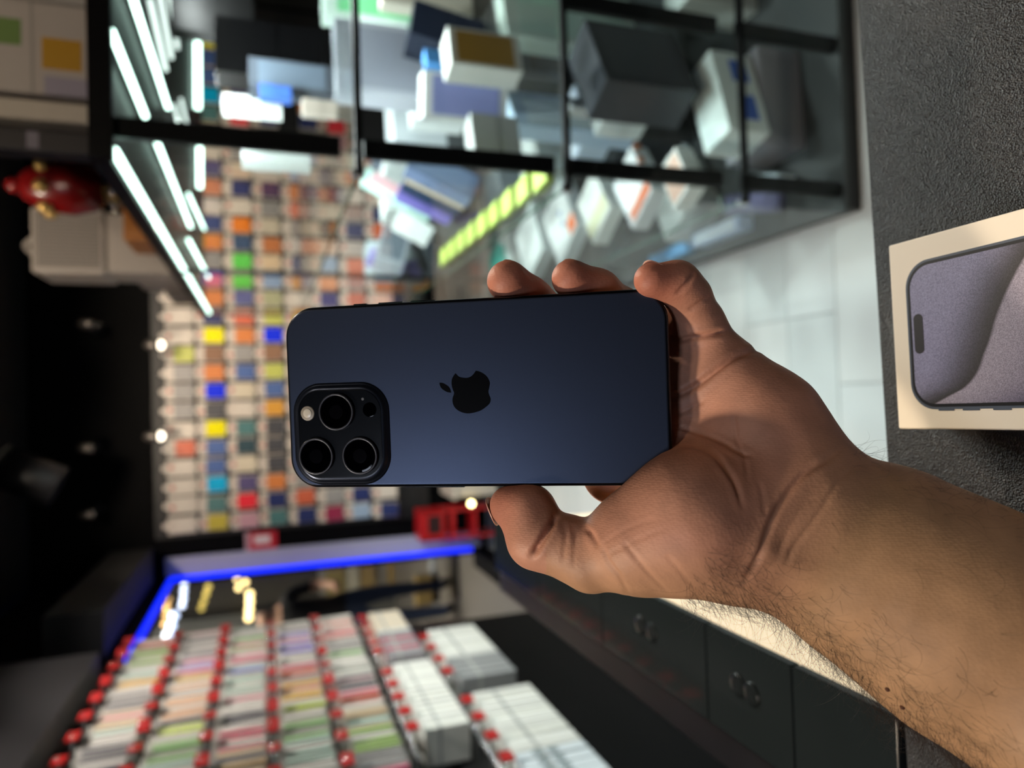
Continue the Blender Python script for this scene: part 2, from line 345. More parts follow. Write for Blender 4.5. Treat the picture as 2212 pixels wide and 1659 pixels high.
def surface_nets(f):
    s = f < 0
    n0, n1, n2 = f.shape
    c = [s[i:n0 - 1 + i, j:n1 - 1 + j, k:n2 - 1 + k] for i in (0, 1) for j in (0, 1) for k in (0, 1)]
    cnt = sum(v.astype(np.int8) for v in c); act = (cnt > 0) & (cnt < 8)
    idx = np.full(act.shape, -1, np.int32); ijk = np.argwhere(act); idx[act] = np.arange(len(ijk))
    acc = np.zeros((len(ijk), 3)); num = np.zeros(len(ijk))
    cor = [(i, j, k) for i in (0, 1) for j in (0, 1) for k in (0, 1)]
    val = {o: f[ijk[:, 0] + o[0], ijk[:, 1] + o[1], ijk[:, 2] + o[2]].astype(float) for o in cor}
    for o in cor:
        for axd in range(3):
            if o[axd]: continue
            p = list(o); p[axd] = 1; p = tuple(p)
            v0, v1 = val[o], val[p]; mk = (v0 < 0) != (v1 < 0)
            t = np.where(mk, v0 / np.where(mk, v0 - v1, 1), 0)
            pt = np.tile(np.array(o, float), (len(ijk), 1)); pt[:, axd] = t
            acc[mk] += pt[mk]; num += mk
    V = lo + (ijk + acc / num[:, None]) * VX
    Q = []
    for axd in range(3):
        u, v = (axd + 1) % 3, (axd + 2) % 3
        a_ = [slice(None)] * 3; b_ = [slice(None)] * 3
        a_[axd] = slice(0, -1); b_[axd] = slice(1, None)
        sa, sb = s[tuple(a_)], s[tuple(b_)]
        e = np.argwhere(sa != sb)
        e = e[(e[:, u] > 0) & (e[:, v] > 0) & (e[:, u] < f.shape[u] - 1) & (e[:, v] < f.shape[v] - 1)]
        flip = sa[e[:, 0], e[:, 1], e[:, 2]]
        def cell(du, dv):
            w_ = e.copy(); w_[:, u] -= du; w_[:, v] -= dv; return idx[w_[:, 0], w_[:, 1], w_[:, 2]]
        q = np.stack([cell(1, 1), cell(0, 1), cell(0, 0), cell(1, 0)], 1)
        q[~flip] = q[~flip][:, ::-1]; Q.append(q)
    Q = np.concatenate(Q); Q = Q[(Q >= 0).all(1)]
    return V, Q
HV, HQ = surface_nets(FIELD); del FIELD
def vnormals(V, Q):
    n = np.cross(V[Q[:, 2]] - V[Q[:, 0]], V[Q[:, 3]] - V[Q[:, 1]]); o = np.zeros_like(V)
    for k in range(4):
        for c in range(3): o[:, c] += np.bincount(Q[:, k], n[:, c], len(V))
    return o / np.maximum(np.linalg.norm(o, axis=1, keepdims=True), 1e-12)
def smooth_mesh(V, Q, it):
    for _ in range(it):
        s_ = np.zeros_like(V); c_ = np.zeros(len(V))
        for k in range(4):
            for j in (1, 3):
                for c in range(3): s_[:, c] += np.bincount(Q[:, k], V[Q[:, (k + j) % 4], c], len(V))
                c_ += np.bincount(Q[:, k], minlength=len(V))
        V = V * .4 + .6 * s_ / c_[:, None]
    return V
HV = smooth_mesh(HV, HQ, 3)
HN = vnormals(HV, HQ)
def to_px(V): return np.stack([W / 2 + F * V[:, 0] / -V[:, 2], H / 2 - F * V[:, 1] / -V[:, 2]], 1)
def pl_dist(P, line, near=90):
    L2 = np.array(line, float); D0 = np.full(len(P), 1e9); T0 = np.zeros(len(P))
    sel = ((P > L2.min(0) - near) & (P < L2.max(0) + near)).all(1); d_, t_ = pl_dist_(P[sel], line); D0[sel] = d_; T0[sel] = t_
    return D0, T0
def pl_dist_(P, line):
    D = np.full(len(P), 1e9); T = np.zeros(len(P)); n = len(line) - 1
    for i, (a, b) in enumerate(zip(line, line[1:])):
        a, b = np.array(a), np.array(b); e = b - a; t = np.clip(((P - a) @ e) / (e @ e), 0, 1)
        d = np.linalg.norm(P - a - t[:, None] * e, axis=1); m = d < D; D[m] = d[m]; T[m] = (i + t[m]) / n
    return D, T
CREASES = [  # (line on the skin, depth mm, width px)
    ([(1458, 737), (1500, 729), (1540, 721), (1569, 716)], 1.5, 7), ([(1452, 860), (1500, 835), (1550, 797), (1590, 770), (1636, 757)], 1.6, 8),
    ([(1500, 586), (1487, 610), (1462, 634)], .8, 6), ([(1533, 640), (1505, 660), (1488, 670)], .7, 6),
    ([(1204, 1111), (1187, 1140), (1167, 1172), (1150, 1200)], 2.2, 9), ([(1268, 1142), (1280, 1157), (1290, 1178)], .9, 7),
    ([(1457, 920), (1485, 928), (1525, 941), (1561, 956), (1597, 977), (1624, 985)], .8, 6), ([(1480, 966), (1507, 965), (1543, 983), (1573, 1019), (1591, 1052), (1604, 1096)], 1.0, 7),
    ([(1585, 889), (1588, 920), (1594, 956), (1609, 992), (1616, 1040)], .5, 5), ([(1455, 900), (1494, 880), (1521, 866)], .5, 6),
    ([(1816, 970), (1785, 993), (1750, 1014), (1729, 1031), (1699, 1070), (1673, 1112), (1652, 1164), (1631, 1215), (1609, 1258)], .95, 9),
    ([(1846, 1006), (1810, 1044), (1767, 1112), (1716, 1181), (1695, 1217)], .4, 7), ([(1760, 1075), (1735, 1095), (1700, 1150), (1672, 1215)], .22, 7),
    ([(1347, 1172), (1370, 1198), (1405, 1241), (1443, 1280)], .38, 6), ([(1301, 1178), (1315, 1212), (1341, 1247), (1359, 1287)], .4, 6), ([(1440, 1200), (1470, 1235), (1500, 1270)], .25, 6),
    ([(1640, 1040), (1648, 1075), (1650, 1110)], .45, 6), ([(1420, 1120), (1360, 1140), (1305, 1172)], .18, 5), ([(1440, 1140), (1380, 1165), (1310, 1200)], .18, 5),
    ([(1215, 1125), (1222, 1160), (1215, 1215)], .35, 6), ([(1235, 1130), (1243, 1170), (1238, 1225)], .3, 6),
]
px = to_px(HV); face = np.clip(HN[:, 2] * 2.2 + .35, 0, 1)
disp = np.zeros(len(HV))
for line, dep, wid in CREASES:
    D, T = pl_dist(px, [tuple(p) for p in catmull(line, 5)])
    fade = np.clip(np.minimum(T, 1 - T) * 5 + .25, 0, 1)
    wid = wid * .72; disp -= dep * 1.1e-3 * np.exp(-(D / wid) ** 2) * fade
    disp += dep * .22e-3 * np.exp(-((D - 2.4 * wid) / (1.4 * wid)) ** 2) * fade
# tendon ridge along the wrist and soft fleshy pads
D, T = pl_dist(px, [(1650, 1190), (1740, 1235), (1900, 1300), (2100, 1400)]); disp += .0009 * np.exp(-(D / 28) ** 2) * np.clip(1 - T, 0, 1)
rs = np.random.RandomState(3)
for _ in range(60):
    c_ = px[rs.randint(len(px))]; D = np.linalg.norm(px - c_, axis=1); disp += rs.uniform(-.00030, .00030) * np.exp(-(D / rs.uniform(25, 60)) ** 2)
HV = HV + HN * (disp * face)[:, None]
HN = vnormals(HV, HQ)
RW = np.array(CAMM.to_3x3()); HWV = HV @ RW.T + ORG
ho = np.array(CAMM @ Vector(WR))
me = bpy.data.meshes.new('hand_and_forearm'); me.from_pydata((HWV - ho).tolist(), [], HQ.tolist()); me.update(); me.shade_smooth()
# skin tone: pink palm and fingertips, tan forearm
palm, tan, tip = np.array(lin('#c48d74')[:3]), np.array(lin('#b68e69')[:3]), np.array(lin('#b56a55')[:3])
arm_t = np.clip(((px[:, 0] - 1700) * .86 + (px[:, 1] - 1120) * .5) / 230 + .35, 0, 1)
side_t = np.clip((px[:, 1] - 1150 - (px[:, 0] - 1300) * .12) / 130, 0, 1) * (px[:, 0] > 1180)
wt = np.maximum(arm_t, side_t * .75)[:, None]
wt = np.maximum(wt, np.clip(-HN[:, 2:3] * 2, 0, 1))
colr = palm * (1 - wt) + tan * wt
for nm, ch in FINGERS.items():
    t_ = cp_(*ch[-1][:3]); D = np.linalg.norm(HV - t_, axis=1); g = (np.exp(-(D / .013) ** 2) * .9)[:, None]; colr = colr * (1 - g) + tip * g
ca = me.color_attributes.new('tone', 'FLOAT_COLOR', 'POINT'); ca.data.foreach_set('color', np.concatenate([colr, np.ones((len(colr), 1))], 1).astype(np.float32).ravel())
def skin_mat():
    m = bpy.data.materials.new('skin'); m.use_nodes = True; n, l = m.node_tree.nodes, m.node_tree.links; b = n['Principled BSDF']
    vc = n.new('ShaderNodeVertexColor'); vc.layer_name = 'tone'; tc = n.new('ShaderNodeTexCoord')
    nz = n.new('ShaderNodeTexNoise'); nz.inputs['Scale'].default_value = 90; nz.inputs['Detail'].default_value = 4; l.new(tc.outputs['Object'], nz.inputs[0])
    cr = n.new('ShaderNodeMapRange'); cr.inputs[1].default_value = .3; cr.inputs[2].default_value = .7; cr.inputs[3].default_value = .86; cr.inputs[4].default_value = 1.12
    l.new(nz.outputs['Fac'], cr.inputs[0]); mx = n.new('ShaderNodeMix'); mx.data_type = 'RGBA'; mx.blend_type = 'MULTIPLY'; mx.inputs[0].default_value = 1
    l.new(vc.outputs[0], mx.inputs[6]); l.new(cr.outputs[0], mx.inputs[7]); l.new(mx.outputs[2], b.inputs['Base Color'])
    b.inputs['Roughness'].default_value = .5; b.inputs['Specular IOR Level'].default_value = .35
    b.inputs['Subsurface Weight'].default_value = .0; b.inputs['Subsurface Radius'].default_value = (.012, .005, .003); b.inputs['Subsurface Scale'].default_value = .3
    # fine ridges and pores
    wv = n.new('ShaderNodeTexWave'); wv.inputs['Scale'].default_value = 420; wv.inputs['Distortion'].default_value = 5; wv.inputs['Detail'].default_value = 2; wv.inputs['Detail Scale'].default_value = .35; l.new(tc.outputs['Object'], wv.inputs[0])
    vo = n.new('ShaderNodeTexVoronoi'); vo.inputs['Scale'].default_value = 800; l.new(tc.outputs['Object'], vo.inputs[0])
    ad = n.new('ShaderNodeMath'); ad.operation = 'ADD'; sc = n.new('ShaderNodeMath'); sc.operation = 'MULTIPLY'; sc.inputs[1].default_value = .25
    l.new(wv.outputs['Fac'], sc.inputs[0]); l.new(sc.outputs[0], ad.inputs[0]); l.new(vo.outputs['Distance'], ad.inputs[1])
    bp = n.new('ShaderNodeBump'); bp.inputs['Strength'].default_value = .4; bp.inputs['Distance'].default_value = .0002; l.new(ad.outputs[0], bp.inputs['Height']); l.new(bp.outputs[0], b.inputs['Normal'])
    return m
person = link('person', me, skin_mat(), None, ho)
tag(person, 'bare left hand and hairy forearm gripping the dark blue phone', 'person')
# nails on the far side of the fingertips
M_NAIL = mat('nail', '#c79a85', .3, var=.05)
for nm, off, up in (('pinky', (.0030, .0043, -.0022), (.3, .8, -.5)), ('ring', (.002, .0050, -.0042), (.1, .75, -.65)), ('middle', (.002, .0056, -.0046), (.1, .75, -.65)), ('index', (0, .002, -.0075), (0, .2, -1)), ('thumb', (-.0072, -.0030, -.0030), (-.85, -.35, -.4))):
    t_ = cp_(*FINGERS[nm][-1][:3]) + np.array(off); s_ = cp_(*FINGERS[nm][-2][:3])
    n_ = Vector(RW @ np.array(up)).normalized(); along = Vector(RW @ (cp_(*FINGERS[nm][-1][:3]) - s_)).normalized(); along = (along - n_ * along.dot(n_)).normalized(); sd = n_.cross(along)
    bm = bmesh.new(); bmesh.ops.create_uvsphere(bm, u_segments=20, v_segments=12, radius=1)
    for v in bm.verts:
        p = v.co.copy(); q_ = along * p.x * .0062 + sd * p.y * .0050 + n_ * (p.z * .0007 - p.y * p.y * .0016); v.co = q_
    o = link('fingernail', bm_mesh('fingernail', bm), M_NAIL, person, Vector(RW @ t_ + ORG) - Vector(ho), True)
# forearm hair, grown from the skin
def hair():
    rs = np.random.RandomState(11); P = px; axis = np.array([.862, .507])
    s = (P - np.array([1702, 1128])) @ axis; acr = (P - np.array([1702, 1128])) @ np.array([-.507, .862])
    half = 190 + (s * .14); u = acr / half
    dens = np.where(u > .55, 1.9 * np.clip((u - .5) / .3, 0, 1.3), .05) + np.where(u < -.82, .55, 0) + np.where((u > .25) & (u < .6), .28, 0)
    ok = (s > -120) & (s < 700) & (P[:, 0] < 2330) & ~((u < .3) & (s < 40)) & (HN[:, 2] > -.75)
    w = np.where(ok, dens, 0); w /= w.sum()
    pick = rs.choice(len(P), 2600, p=w)
    ad = cp_(2098, 1345, .261) - WR; ad /= np.linalg.norm(ad)
    vs, fs = [], []
    for i in pick:
        n = HN[i]; p = HV[i].copy(); L = rs.uniform(.007, .021); d = n * (.55 if u[i] < .8 else rs.uniform(.6, 1.3)) + ad * rs.uniform(.3, 1.0) + rs.normal(0, .35, 3); d /= np.linalg.norm(d)
        curl = rs.normal(0, .75, 3) - n * rs.uniform(.3, 1.3) + ad * .2; b0 = len(vs); k = 8
        for j in range(k):
            r = .000045 * (1 - .75 * j / (k - 1)); a_ = np.cross(d, [.3, .5, .8]); a_ /= np.linalg.norm(a_); c_ = np.cross(d, a_)
            for q in range(3): vs.append(p + r * (a_ * math.cos(q * 2.094) + c_ * math.sin(q * 2.094)))
            p = p + d * L / (k - 1); d = d + curl * .28; d /= np.linalg.norm(d)
        for j in range(k - 1):
            for q in range(3): fs.append((b0 + j * 3 + q, b0 + j * 3 + (q + 1) % 3, b0 + j * 3 + 3 + (q + 1) % 3, b0 + j * 3 + 3 + q))
    vs = np.array(vs) @ RW.T + ORG - ho
    m = bpy.data.meshes.new('arm_hair'); m.from_pydata(vs.tolist(), [], fs); m.update()
    return tag(link('arm_hair', m, mat('dark_hair', '#2b1d13', .5, var=.2), person), 'fine dark brown hair', kind='stuff')
hair()
# two small moles
for x, y in ((1917, 1489), (1950, 1528)):
    i = np.argmin(np.linalg.norm(px - (x, y), axis=1) + 100 * (HN[:, 2] < 0))
    bm = bmesh.new(); bmesh.ops.create_uvsphere(bm, u_segments=10, v_segments=6, radius=.0009)
    link('mole', bm_mesh('mole', bm), mat('mole', '#5a3420', .6), person, Vector(HWV[i] - ho))

# ---------------------------------------------------------------- leather counter, boxed phone, glass wing
CT = 1.08
def leather():
    m = bpy.data.materials.new('black_leather'); m.use_nodes = True; n, l = m.node_tree.nodes, m.node_tree.links; b = n['Principled BSDF']
    tc = n.new('ShaderNodeTexCoord'); v = n.new('ShaderNodeTexVoronoi'); v.inputs['Scale'].default_value = 1250; v.feature = 'F1'; l.new(tc.outputs['Object'], v.inputs[0])
    nz = n.new('ShaderNodeTexNoise'); nz.inputs['Scale'].default_value = 750; nz.inputs['Detail'].default_value = 4; l.new(tc.outputs['Object'], nz.inputs[0])
    ad = n.new('ShaderNodeMath'); ad.operation = 'ADD'; l.new(v.outputs['Distance'], ad.inputs[0]); nm_ = n.new('ShaderNodeMath'); nm_.operation = 'MULTIPLY'; nm_.inputs[1].default_value = .35; l.new(nz.outputs['Fac'], nm_.inputs[0]); l.new(nm_.outputs[0], ad.inputs[1])
    bp = n.new('ShaderNodeBump'); bp.inputs['Strength'].default_value = 1; bp.inputs['Distance'].default_value = .0009; l.new(ad.outputs[0], bp.inputs['Height']); l.new(bp.outputs[0], b.inputs['Normal'])
    cr = n.new('ShaderNodeMix'); cr.data_type = 'RGBA'; cr.inputs[6].default_value = lin('#131212'); cr.inputs[7].default_value = lin('#2e2a29'); l.new(nz.outputs['Fac'], cr.inputs[0]); l.new(cr.outputs[2], b.inputs['Base Color'])
    b.inputs['Roughness'].default_value = .36; b.inputs['Specular IOR Level'].default_value = .6
    return m
ct = tag(empty('counter', (.3, .1, 0)), 'shop counter with a black grained leather top under the phone box', 'counter')
def rel(o, root): o.location = Vector(o.location) - root.location; o.parent = root; return o
bm = bmesh.new(); ea, eb = Vector((1.0, .3125)), Vector((-.75, .289))
bm2 = prism([(1.0, -.45), (1.0, .3335), (-.75, .2830), (-.75, -.45)], CT - .02, CT, bm)
bmesh.ops.recalc_face_normals(bm, faces=bm.faces); bmesh.ops.bevel(bm, geom=[e for e in bm.edges if e.calc_length() > .1], offset=.004, segments=3, affect='EDGES')
o = link('leather_top', bm_mesh('leather_top', bm), leather()); o.parent = ct; o.location = -ct.location
rel(box('cabinet_body', (-.72, -.40, .08), (.98, .27, CT - .02), mat('counter_body', '#141414', .5)), ct)
rel(box('kick_plinth', (-.70, -.36, 0), (.96, .23, .08), mat('plinth_black', '#0b0b0b', .5)), ct)
# box of the same phone lying on the leather
p0, p1 = at(1919, 531, Z=CT + .027), at(1941, 926, Z=CT + .027)
bx = (p0 - p1).normalized(); by = Vector((bx.y, -bx.x, 0))             # bx across, by towards the viewer
BW, BL, BH = (p0 - p1).length, .172, .027
pb = empty('phone_box', (p0 + p1) / 2 + by * BL / 2 - Vector((0, 0, BH)), math.atan2(bx.y, bx.x))
tag(pb, 'cream cardboard phone box with a phone printed on its lid, lying on the leather', 'box')
M_CARD = mat('cream_card', '#efe3cf', .55, var=.02, bump=.05)
def lbox(name, lo, hi, m, parent, bev=0):
    o = box(name, lo, hi, m, None, bev); o.parent = parent; return o
lbox('tray', (-BW / 2 + .0006, -BL / 2 + .0006, 0), (BW / 2 - .0006, BL / 2 - .0006, .006), M_CARD, pb, .0006)
lid = lbox('lid', (-BW / 2, -BL / 2, .0061), (BW / 2, BL / 2, BH), M_CARD, pb, .0007)
LZ = BH - .0061
def lp(x, y):
    v = pb.matrix_basis.inverted() @ at(x, y, Z=CT + BH); return v.x, v.y
a_, b_ = lp(1964, 640), lp(1976, 840)
c0 = lp(1961, 700); e0 = lp(2060, 546); e1 = lp(2090, 883)
pw = abs(e0[0] - e1[0]); pcx_ = (e0[0] + e1[0]) / 2; topy = c0[1]; plen = .148
def flat(name, w, h, r, cx, cy, z, m, th=.00012):
    bm = prism(rrect(w, h, r, 10, cx, cy), z, z + th); o = link(name, bm_mesh(name, bm), m); o.parent = lid; return o
flat('printed_frame', pw, plen, .0125, pcx_, topy - plen / 2, LZ, mat('print_frame', '#4d5563', .4))
flat('printed_bezel', pw - .0022, plen - .0022, .0117, pcx_, topy - plen / 2, LZ + .0001, mat('print_bezel', '#17171b', .35))
def wallpaper():
    m = bpy.data.materials.new('printed_wallpaper'); m.use_nodes = True; n, l = m.node_tree.nodes, m.node_tree.links; b = n['Principled BSDF']
    tc = n.new('ShaderNodeTexCoord'); sp = n.new('ShaderNodeSeparateXYZ'); l.new(tc.outputs['Generated'], sp.inputs[0])
    def mth(op, a, c=None):
        k = n.new('ShaderNodeMath'); k.operation = op
        for i, v in enumerate((a, c)):
            if v is None: continue
            if isinstance(v, (int, float)): k.inputs[i].default_value = v
            else: l.new(v, k.inputs[i])
        return k.outputs[0]
    gxx, gyy = sp.outputs[0], sp.outputs[1]          # gx across (0 = window side), gy up the box (1 = printed phone's top)
    cv = n.new('ShaderNodeFloatCurve'); c = cv.mapping.curves[0]; c.points[0].location = (0, .93); c.points[1].location = (1, .58)
    for p in ((.05, .88), (.12, .815), (.36, .745), (.60, .70), (.83, .64)): c.points.new(*p)
    cv.mapping.update(); l.new(gxx, cv.inputs['Value'])
    d = mth('SUBTRACT', gyy, cv.outputs[0])          # >0: beyond the curve
    up = n.new('ShaderNodeMapRange'); up.interpolation_type = 'SMOOTHSTEP'; up.inputs[1].default_value = 0; up.inputs[2].default_value = .20; l.new(d, up.inputs[0])
    dn = n.new('ShaderNodeMapRange'); dn.interpolation_type = 'SMOOTHSTEP'; dn.inputs[1].default_value = -.40; dn.inputs[2].default_value = 0; l.new(d, dn.inputs[0])
    st = n.new('ShaderNodeMapRange'); st.inputs[1].default_value = -.006; st.inputs[2].default_value = .006; l.new(d, st.inputs[0])
    ca_ = n.new('ShaderNodeMix'); ca_.data_type = 'RGBA'; ca_.inputs[6].default_value = lin('#2f2b2e'); ca_.inputs[7].default_value = lin('#8583a0'); l.new(up.outputs[0], ca_.inputs[0])
    cb = n.new('ShaderNodeMix'); cb.data_type = 'RGBA'; cb.inputs[6].default_value = lin('#4b4560'); cb.inputs[7].default_value = lin('#98909f'); l.new(dn.outputs[0], cb.inputs[0])
    fx = n.new('ShaderNodeMix'); fx.data_type = 'RGBA'; l.new(st.outputs[0], fx.inputs[0]); l.new(cb.outputs[2], fx.inputs[6]); l.new(ca_.outputs[2], fx.inputs[7])
    nz = n.new('ShaderNodeTexNoise'); nz.inputs['Scale'].default_value = 2200; nz.inputs['Detail'].default_value = 2; l.new(tc.outputs['Object'], nz.inputs[0])
    mr = n.new('ShaderNodeMapRange'); mr.inputs[1].default_value = .35; mr.inputs[2].default_value = .7; mr.inputs[3].default_value = .72; mr.inputs[4].default_value = 1.45; l.new(nz.outputs['Fac'], mr.inputs[0])
    mx = n.new('ShaderNodeMix'); mx.data_type = 'RGBA'; mx.blend_type = 'MULTIPLY'; mx.inputs[0].default_value = 1; l.new(fx.outputs[2], mx.inputs[6]); l.new(mr.outputs[0], mx.inputs[7]); l.new(mx.outputs[2], b.inputs['Base Color'])
    b.inputs['Roughness'].default_value = .45
    return m
flat('printed_screen', pw - .0050, plen - .0050, .0105, pcx_, topy - plen / 2, LZ + .0002, wallpaper())
ia = lp(1985, 678); ib = lp(1987, 764)
flat('printed_camera_cutout', abs(ia[0] - ib[0]), .0050, .00249, (ia[0] + ib[0]) / 2, (ia[1] + ib[1]) / 2, LZ + .0003, mat('print_black', '#262428', .4))
for y_ in (.018, .030, .044): flat('printed_button', .0008, .008, .0003, pcx_ - pw / 2 - .0003, topy - y_, LZ + .00005, MC['print_frame'])
# glass-topped wing of the counter running away along the rack
wg = tag(empty('glass_counter', (-.30, .62, 0)), 'low glass counter with dark glass lids and a lit cream side, beside the forearm', 'counter')
M_DG = mat('dark_glass', '#1e2324', .08, var=.05, spec=.5)
wx0, wx1, wy0, wy1 = -.255, -.1795, .300, 1.02
for ya, yb in ((.3005, .382), (.3835, .478), (.4795, .66), (.6615, .84), (.8415, wy1)):
    rel(box('glass_lid', (wx0, ya, CT - .008), (wx1, yb, CT), M_DG, None, .001), wg)
M_PAD = mat('knob_black', '#1c2021', .2, spec=.3)
for x, y in ((1383, 1350), (1408, 1366), (1594, 1480), (1624, 1500)):
    p = at(x, y, Z=CT); o = link('lid_knob', bm_mesh('lid_knob', lathe([(.0085, 0), (.0085, .0008), (.0078, .0014), (.004, .0016)], 28)), M_PAD, None, p, True); rel(o, wg)
rel(box('trim_rail', (wx0 - .032, wy0, CT - .03), (wx0 - .001, wy1, CT - .006), mat('rail_reflection', '#26262a', .35, .5, var=.5, scale=14), None, .002), wg)  # blotchy reflection along this edge is put into the rail's colour
rel(box('cabinet_body', (wx0 - .05, wy0 + .01, .10), (wx1 - .02, wy1 - .01, CT - .031), mat('wing_black', '#080809', .5)), wg)
rel(box('lit_side_panel', (wx1 - .015, wy0 + .004, .62), (wx1 - .004, wy1 - .004, CT - .0085), mat('backlit_cream', '#f4e3c8', .5, emit=.50, ecol='#f7dcb6'), None, .001), wg)
rel(box('lower_panel', (wx1 - .015, wy0 + .004, .10), (wx1 - .004, wy1 - .004, .615), mat('wing_grey', '#3b3b3c', .5)), wg)
rel(box('kick_plinth', (wx0 - .04, wy0 + .02, 0), (wx1 - .03, wy1 - .02, .10), MC['plinth_black']), wg)

# ---------------------------------------------------------------- glass showcase with lit shelves
SX0, SX1, SY0, SY1, SZ1 = .430, 1.74, 1.350, 3.62, 1.655
SHZ = [.06, .358, .800, 1.227]                           # floor and shelf heights
sc = tag(empty('glass_showcase', (1.08, 2.48, 0)), 'tall black framed glass showcase with lit shelves of boxed phones', 'showcase')
M_POST = mat('black_profile', '#050506', .5, 0, spec=.12); M_BASE = mat('showcase_base', '#303435', .5)
def sbox(name, lo, hi, m, bev=0): return rel(box(name, lo, hi, m, None, bev), sc)
sbox('plinth', (SX0 + .01, SY0 + .01, 0), (SX1, SY1, .045), MC['plinth_black'])
sbox('base_board', (SX0, SY0, .045), (SX1, SY1, .06), M_BASE)
for z in SHZ[1:]:
    sh = sbox('glass_shelf', (SX0 + .008, SY0 + .008, z - .008), (SX1, SY1 - .01, z), GLASS)
    box('shelf_edge', (-(SX1 - SX0) / 2, 0, -.004), ((SX1 - SX0) / 2, .012, .010), M_POST, sh).location = (-.004, -(SY1 - SY0) / 2 - .006, -.002)
    e = box('glass_rim', (0, 0, 0), (.003, SY1 - SY0 - .03, .008), EDGE, sh); e.location = (-(SX1 - SX0) / 2 + .004 - .0016, 0, 0)
sbox('roof_panel', (SX0, SY0, SZ1), (SX1, SY1, SZ1 + .014), M_POST)
sbox('roof_rail', (SX0 - .004, SY0 - .006, SZ1 - .02), (SX1, SY0 + .012, SZ1 + .016), M_POST)
sbox('roof_rail', (SX0 - .006, SY0 + .012, SZ1 - .014), (SX0 + .008, SY1, SZ1 + .016), M_POST)
sbox('side_pane', (SX0 - .001, SY0 + .012, .06), (SX0 + .004, SY1, SZ1 - .014), GLASS)
sbox('front_pane', (SX0 + .006, SY0 - .002, .06), (SX1, SY0 + .003, SZ1 - .02), GLASS)
top = [.345, .785, 1.212, 1.64]
for (z0, z1) in zip([.06, .40, .815, 1.255], top):
    for xb in (.487, .845, 1.26):
        if xb == .845 and z0 > .8: continue
        sbox('upright', (xb - .018, SY0 + .012, z0), (xb + .018, SY0 + .030, z1), M_POST, .002)
for yb in (2.48, 3.6):
    sbox('corner_post', (SX0 + .0, yb - .01, .06), (SX0 + .012, yb + .01, SZ1 - .014), M_POST)
for z in SHZ[1:]:
    sbox('pane_clip', (SX0 - .004, SY0 - .006, z - .014), (SX0 + .010, SY0 + .012, z + .010), mat('clip_chrome', '#c6c9cc', .15, .9), .002)
M_LED = mat('led_tube_and_reflection', '#eafff6', .4, emit=5, ecol='#d8fff0'); M_LED_REFL = mat('led_reflection', '#dfeee9', .4, emit=1.6, ecol='#dff1ea')
TZ = 1.637
def tube(xa, ya, xb, yb, m=M_LED, r=.0065): rel(cyl('led_tube_and_reflection', (xa, ya, TZ), (xb, yb, TZ), r, m, None, 12), sc)  # also builds LED reflections in the glass as glowing tubes
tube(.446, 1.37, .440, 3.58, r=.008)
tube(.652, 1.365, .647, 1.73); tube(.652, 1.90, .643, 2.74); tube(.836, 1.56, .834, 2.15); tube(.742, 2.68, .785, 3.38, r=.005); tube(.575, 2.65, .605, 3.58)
tube(.965, 1.84, .922, 2.11, M_LED_REFL); tube(1.09, 1.95, 1.02, 2.25, M_LED_REFL); tube(1.23, 2.1, 1.13, 2.42, M_LED_REFL); tube(.90, 2.3, .88, 2.46, M_LED_REFL, .005); tube(1.00, 2.5, .98, 2.72, M_LED_REFL, .005)  # dimmer lines are mirrored LEDs, not fittings of the showcase
def led_beam(x, y, e):
    ld = bpy.data.lights.new('led_beam', 'SPOT'); ld.energy = e; ld.color = (.92, 1, .985); ld.spot_size = math.radians(165); ld.spot_blend = .3; ld.shadow_soft_size = .04
    o = bpy.data.objects.new('led_beam', ld); COL.objects.link(o); o.parent = sc; o.location = Vector((x, y, TZ - .012)) - sc.location
for x, y, e in ((.50, 1.55, 17), (.50, 2.1, 26), (.50, 2.9, 30), (.83, 1.6, 24), (.83, 2.4, 30), (1.15, 2.0, 40)): led_beam(x, y, e)
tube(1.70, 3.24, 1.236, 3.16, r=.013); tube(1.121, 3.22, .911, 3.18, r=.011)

# --- goods on the shelves, each a box (or device) of its own
def pmat(c, rough=.45): return mat('card_' + c.lstrip('#'), c, rough, var=.03, spec=.1 if c in ('#030303', '#040405') else .5)
GOODS = []
TAKEN = []
def corners(c, w, d, u): ca, sa = math.cos(u), math.sin(u); return [(c[0] + ca * a - sa * b, c[1] + sa * a + ca * b) for a, b in ((-w / 2, -d / 2), (w / 2, -d / 2), (w / 2, d / 2), (-w / 2, d / 2))]
def hit(A, B):
    for P in (A, B):
        for i in range(4):
            ex_, ey_ = P[(i + 1) % 4][1] - P[i][1], P[i][0] - P[(i + 1) % 4][0]
            pa = [x * ex_ + y * ey_ for x, y in A]; pb_ = [x * ex_ + y * ey_ for x, y in B]
            if max(pa) < min(pb_) or max(pb_) < min(pa): return False
    return True
def free_spot(c, w, d, h, u, z, ex, ey):
    """nearest place on the shelf where the carton touches no other"""
    best = None
    for k in range(260):
        r = .0125 * math.sqrt(k) ; a = k * 2.4; x, y = c[0] + r * math.cos(a), c[1] + 1.3 * r * math.sin(a)
        x = min(max(x, SX0 + .022 + ex), SX1 - .03 - ex); y = min(max(y, SY0 + .046 + ey), SY1 - .03 - ey)
        P = corners((x, y), w + .003, d + .003, u)
        if best is None: best = (x, y)
        if not any(z < t[2] and t[1] < z + h and hit(P, t[0]) for t in TAKEN): best = (x, y); break
    TAKEN.append((corners(best, w, d, u), z, z + h + .001)); return best
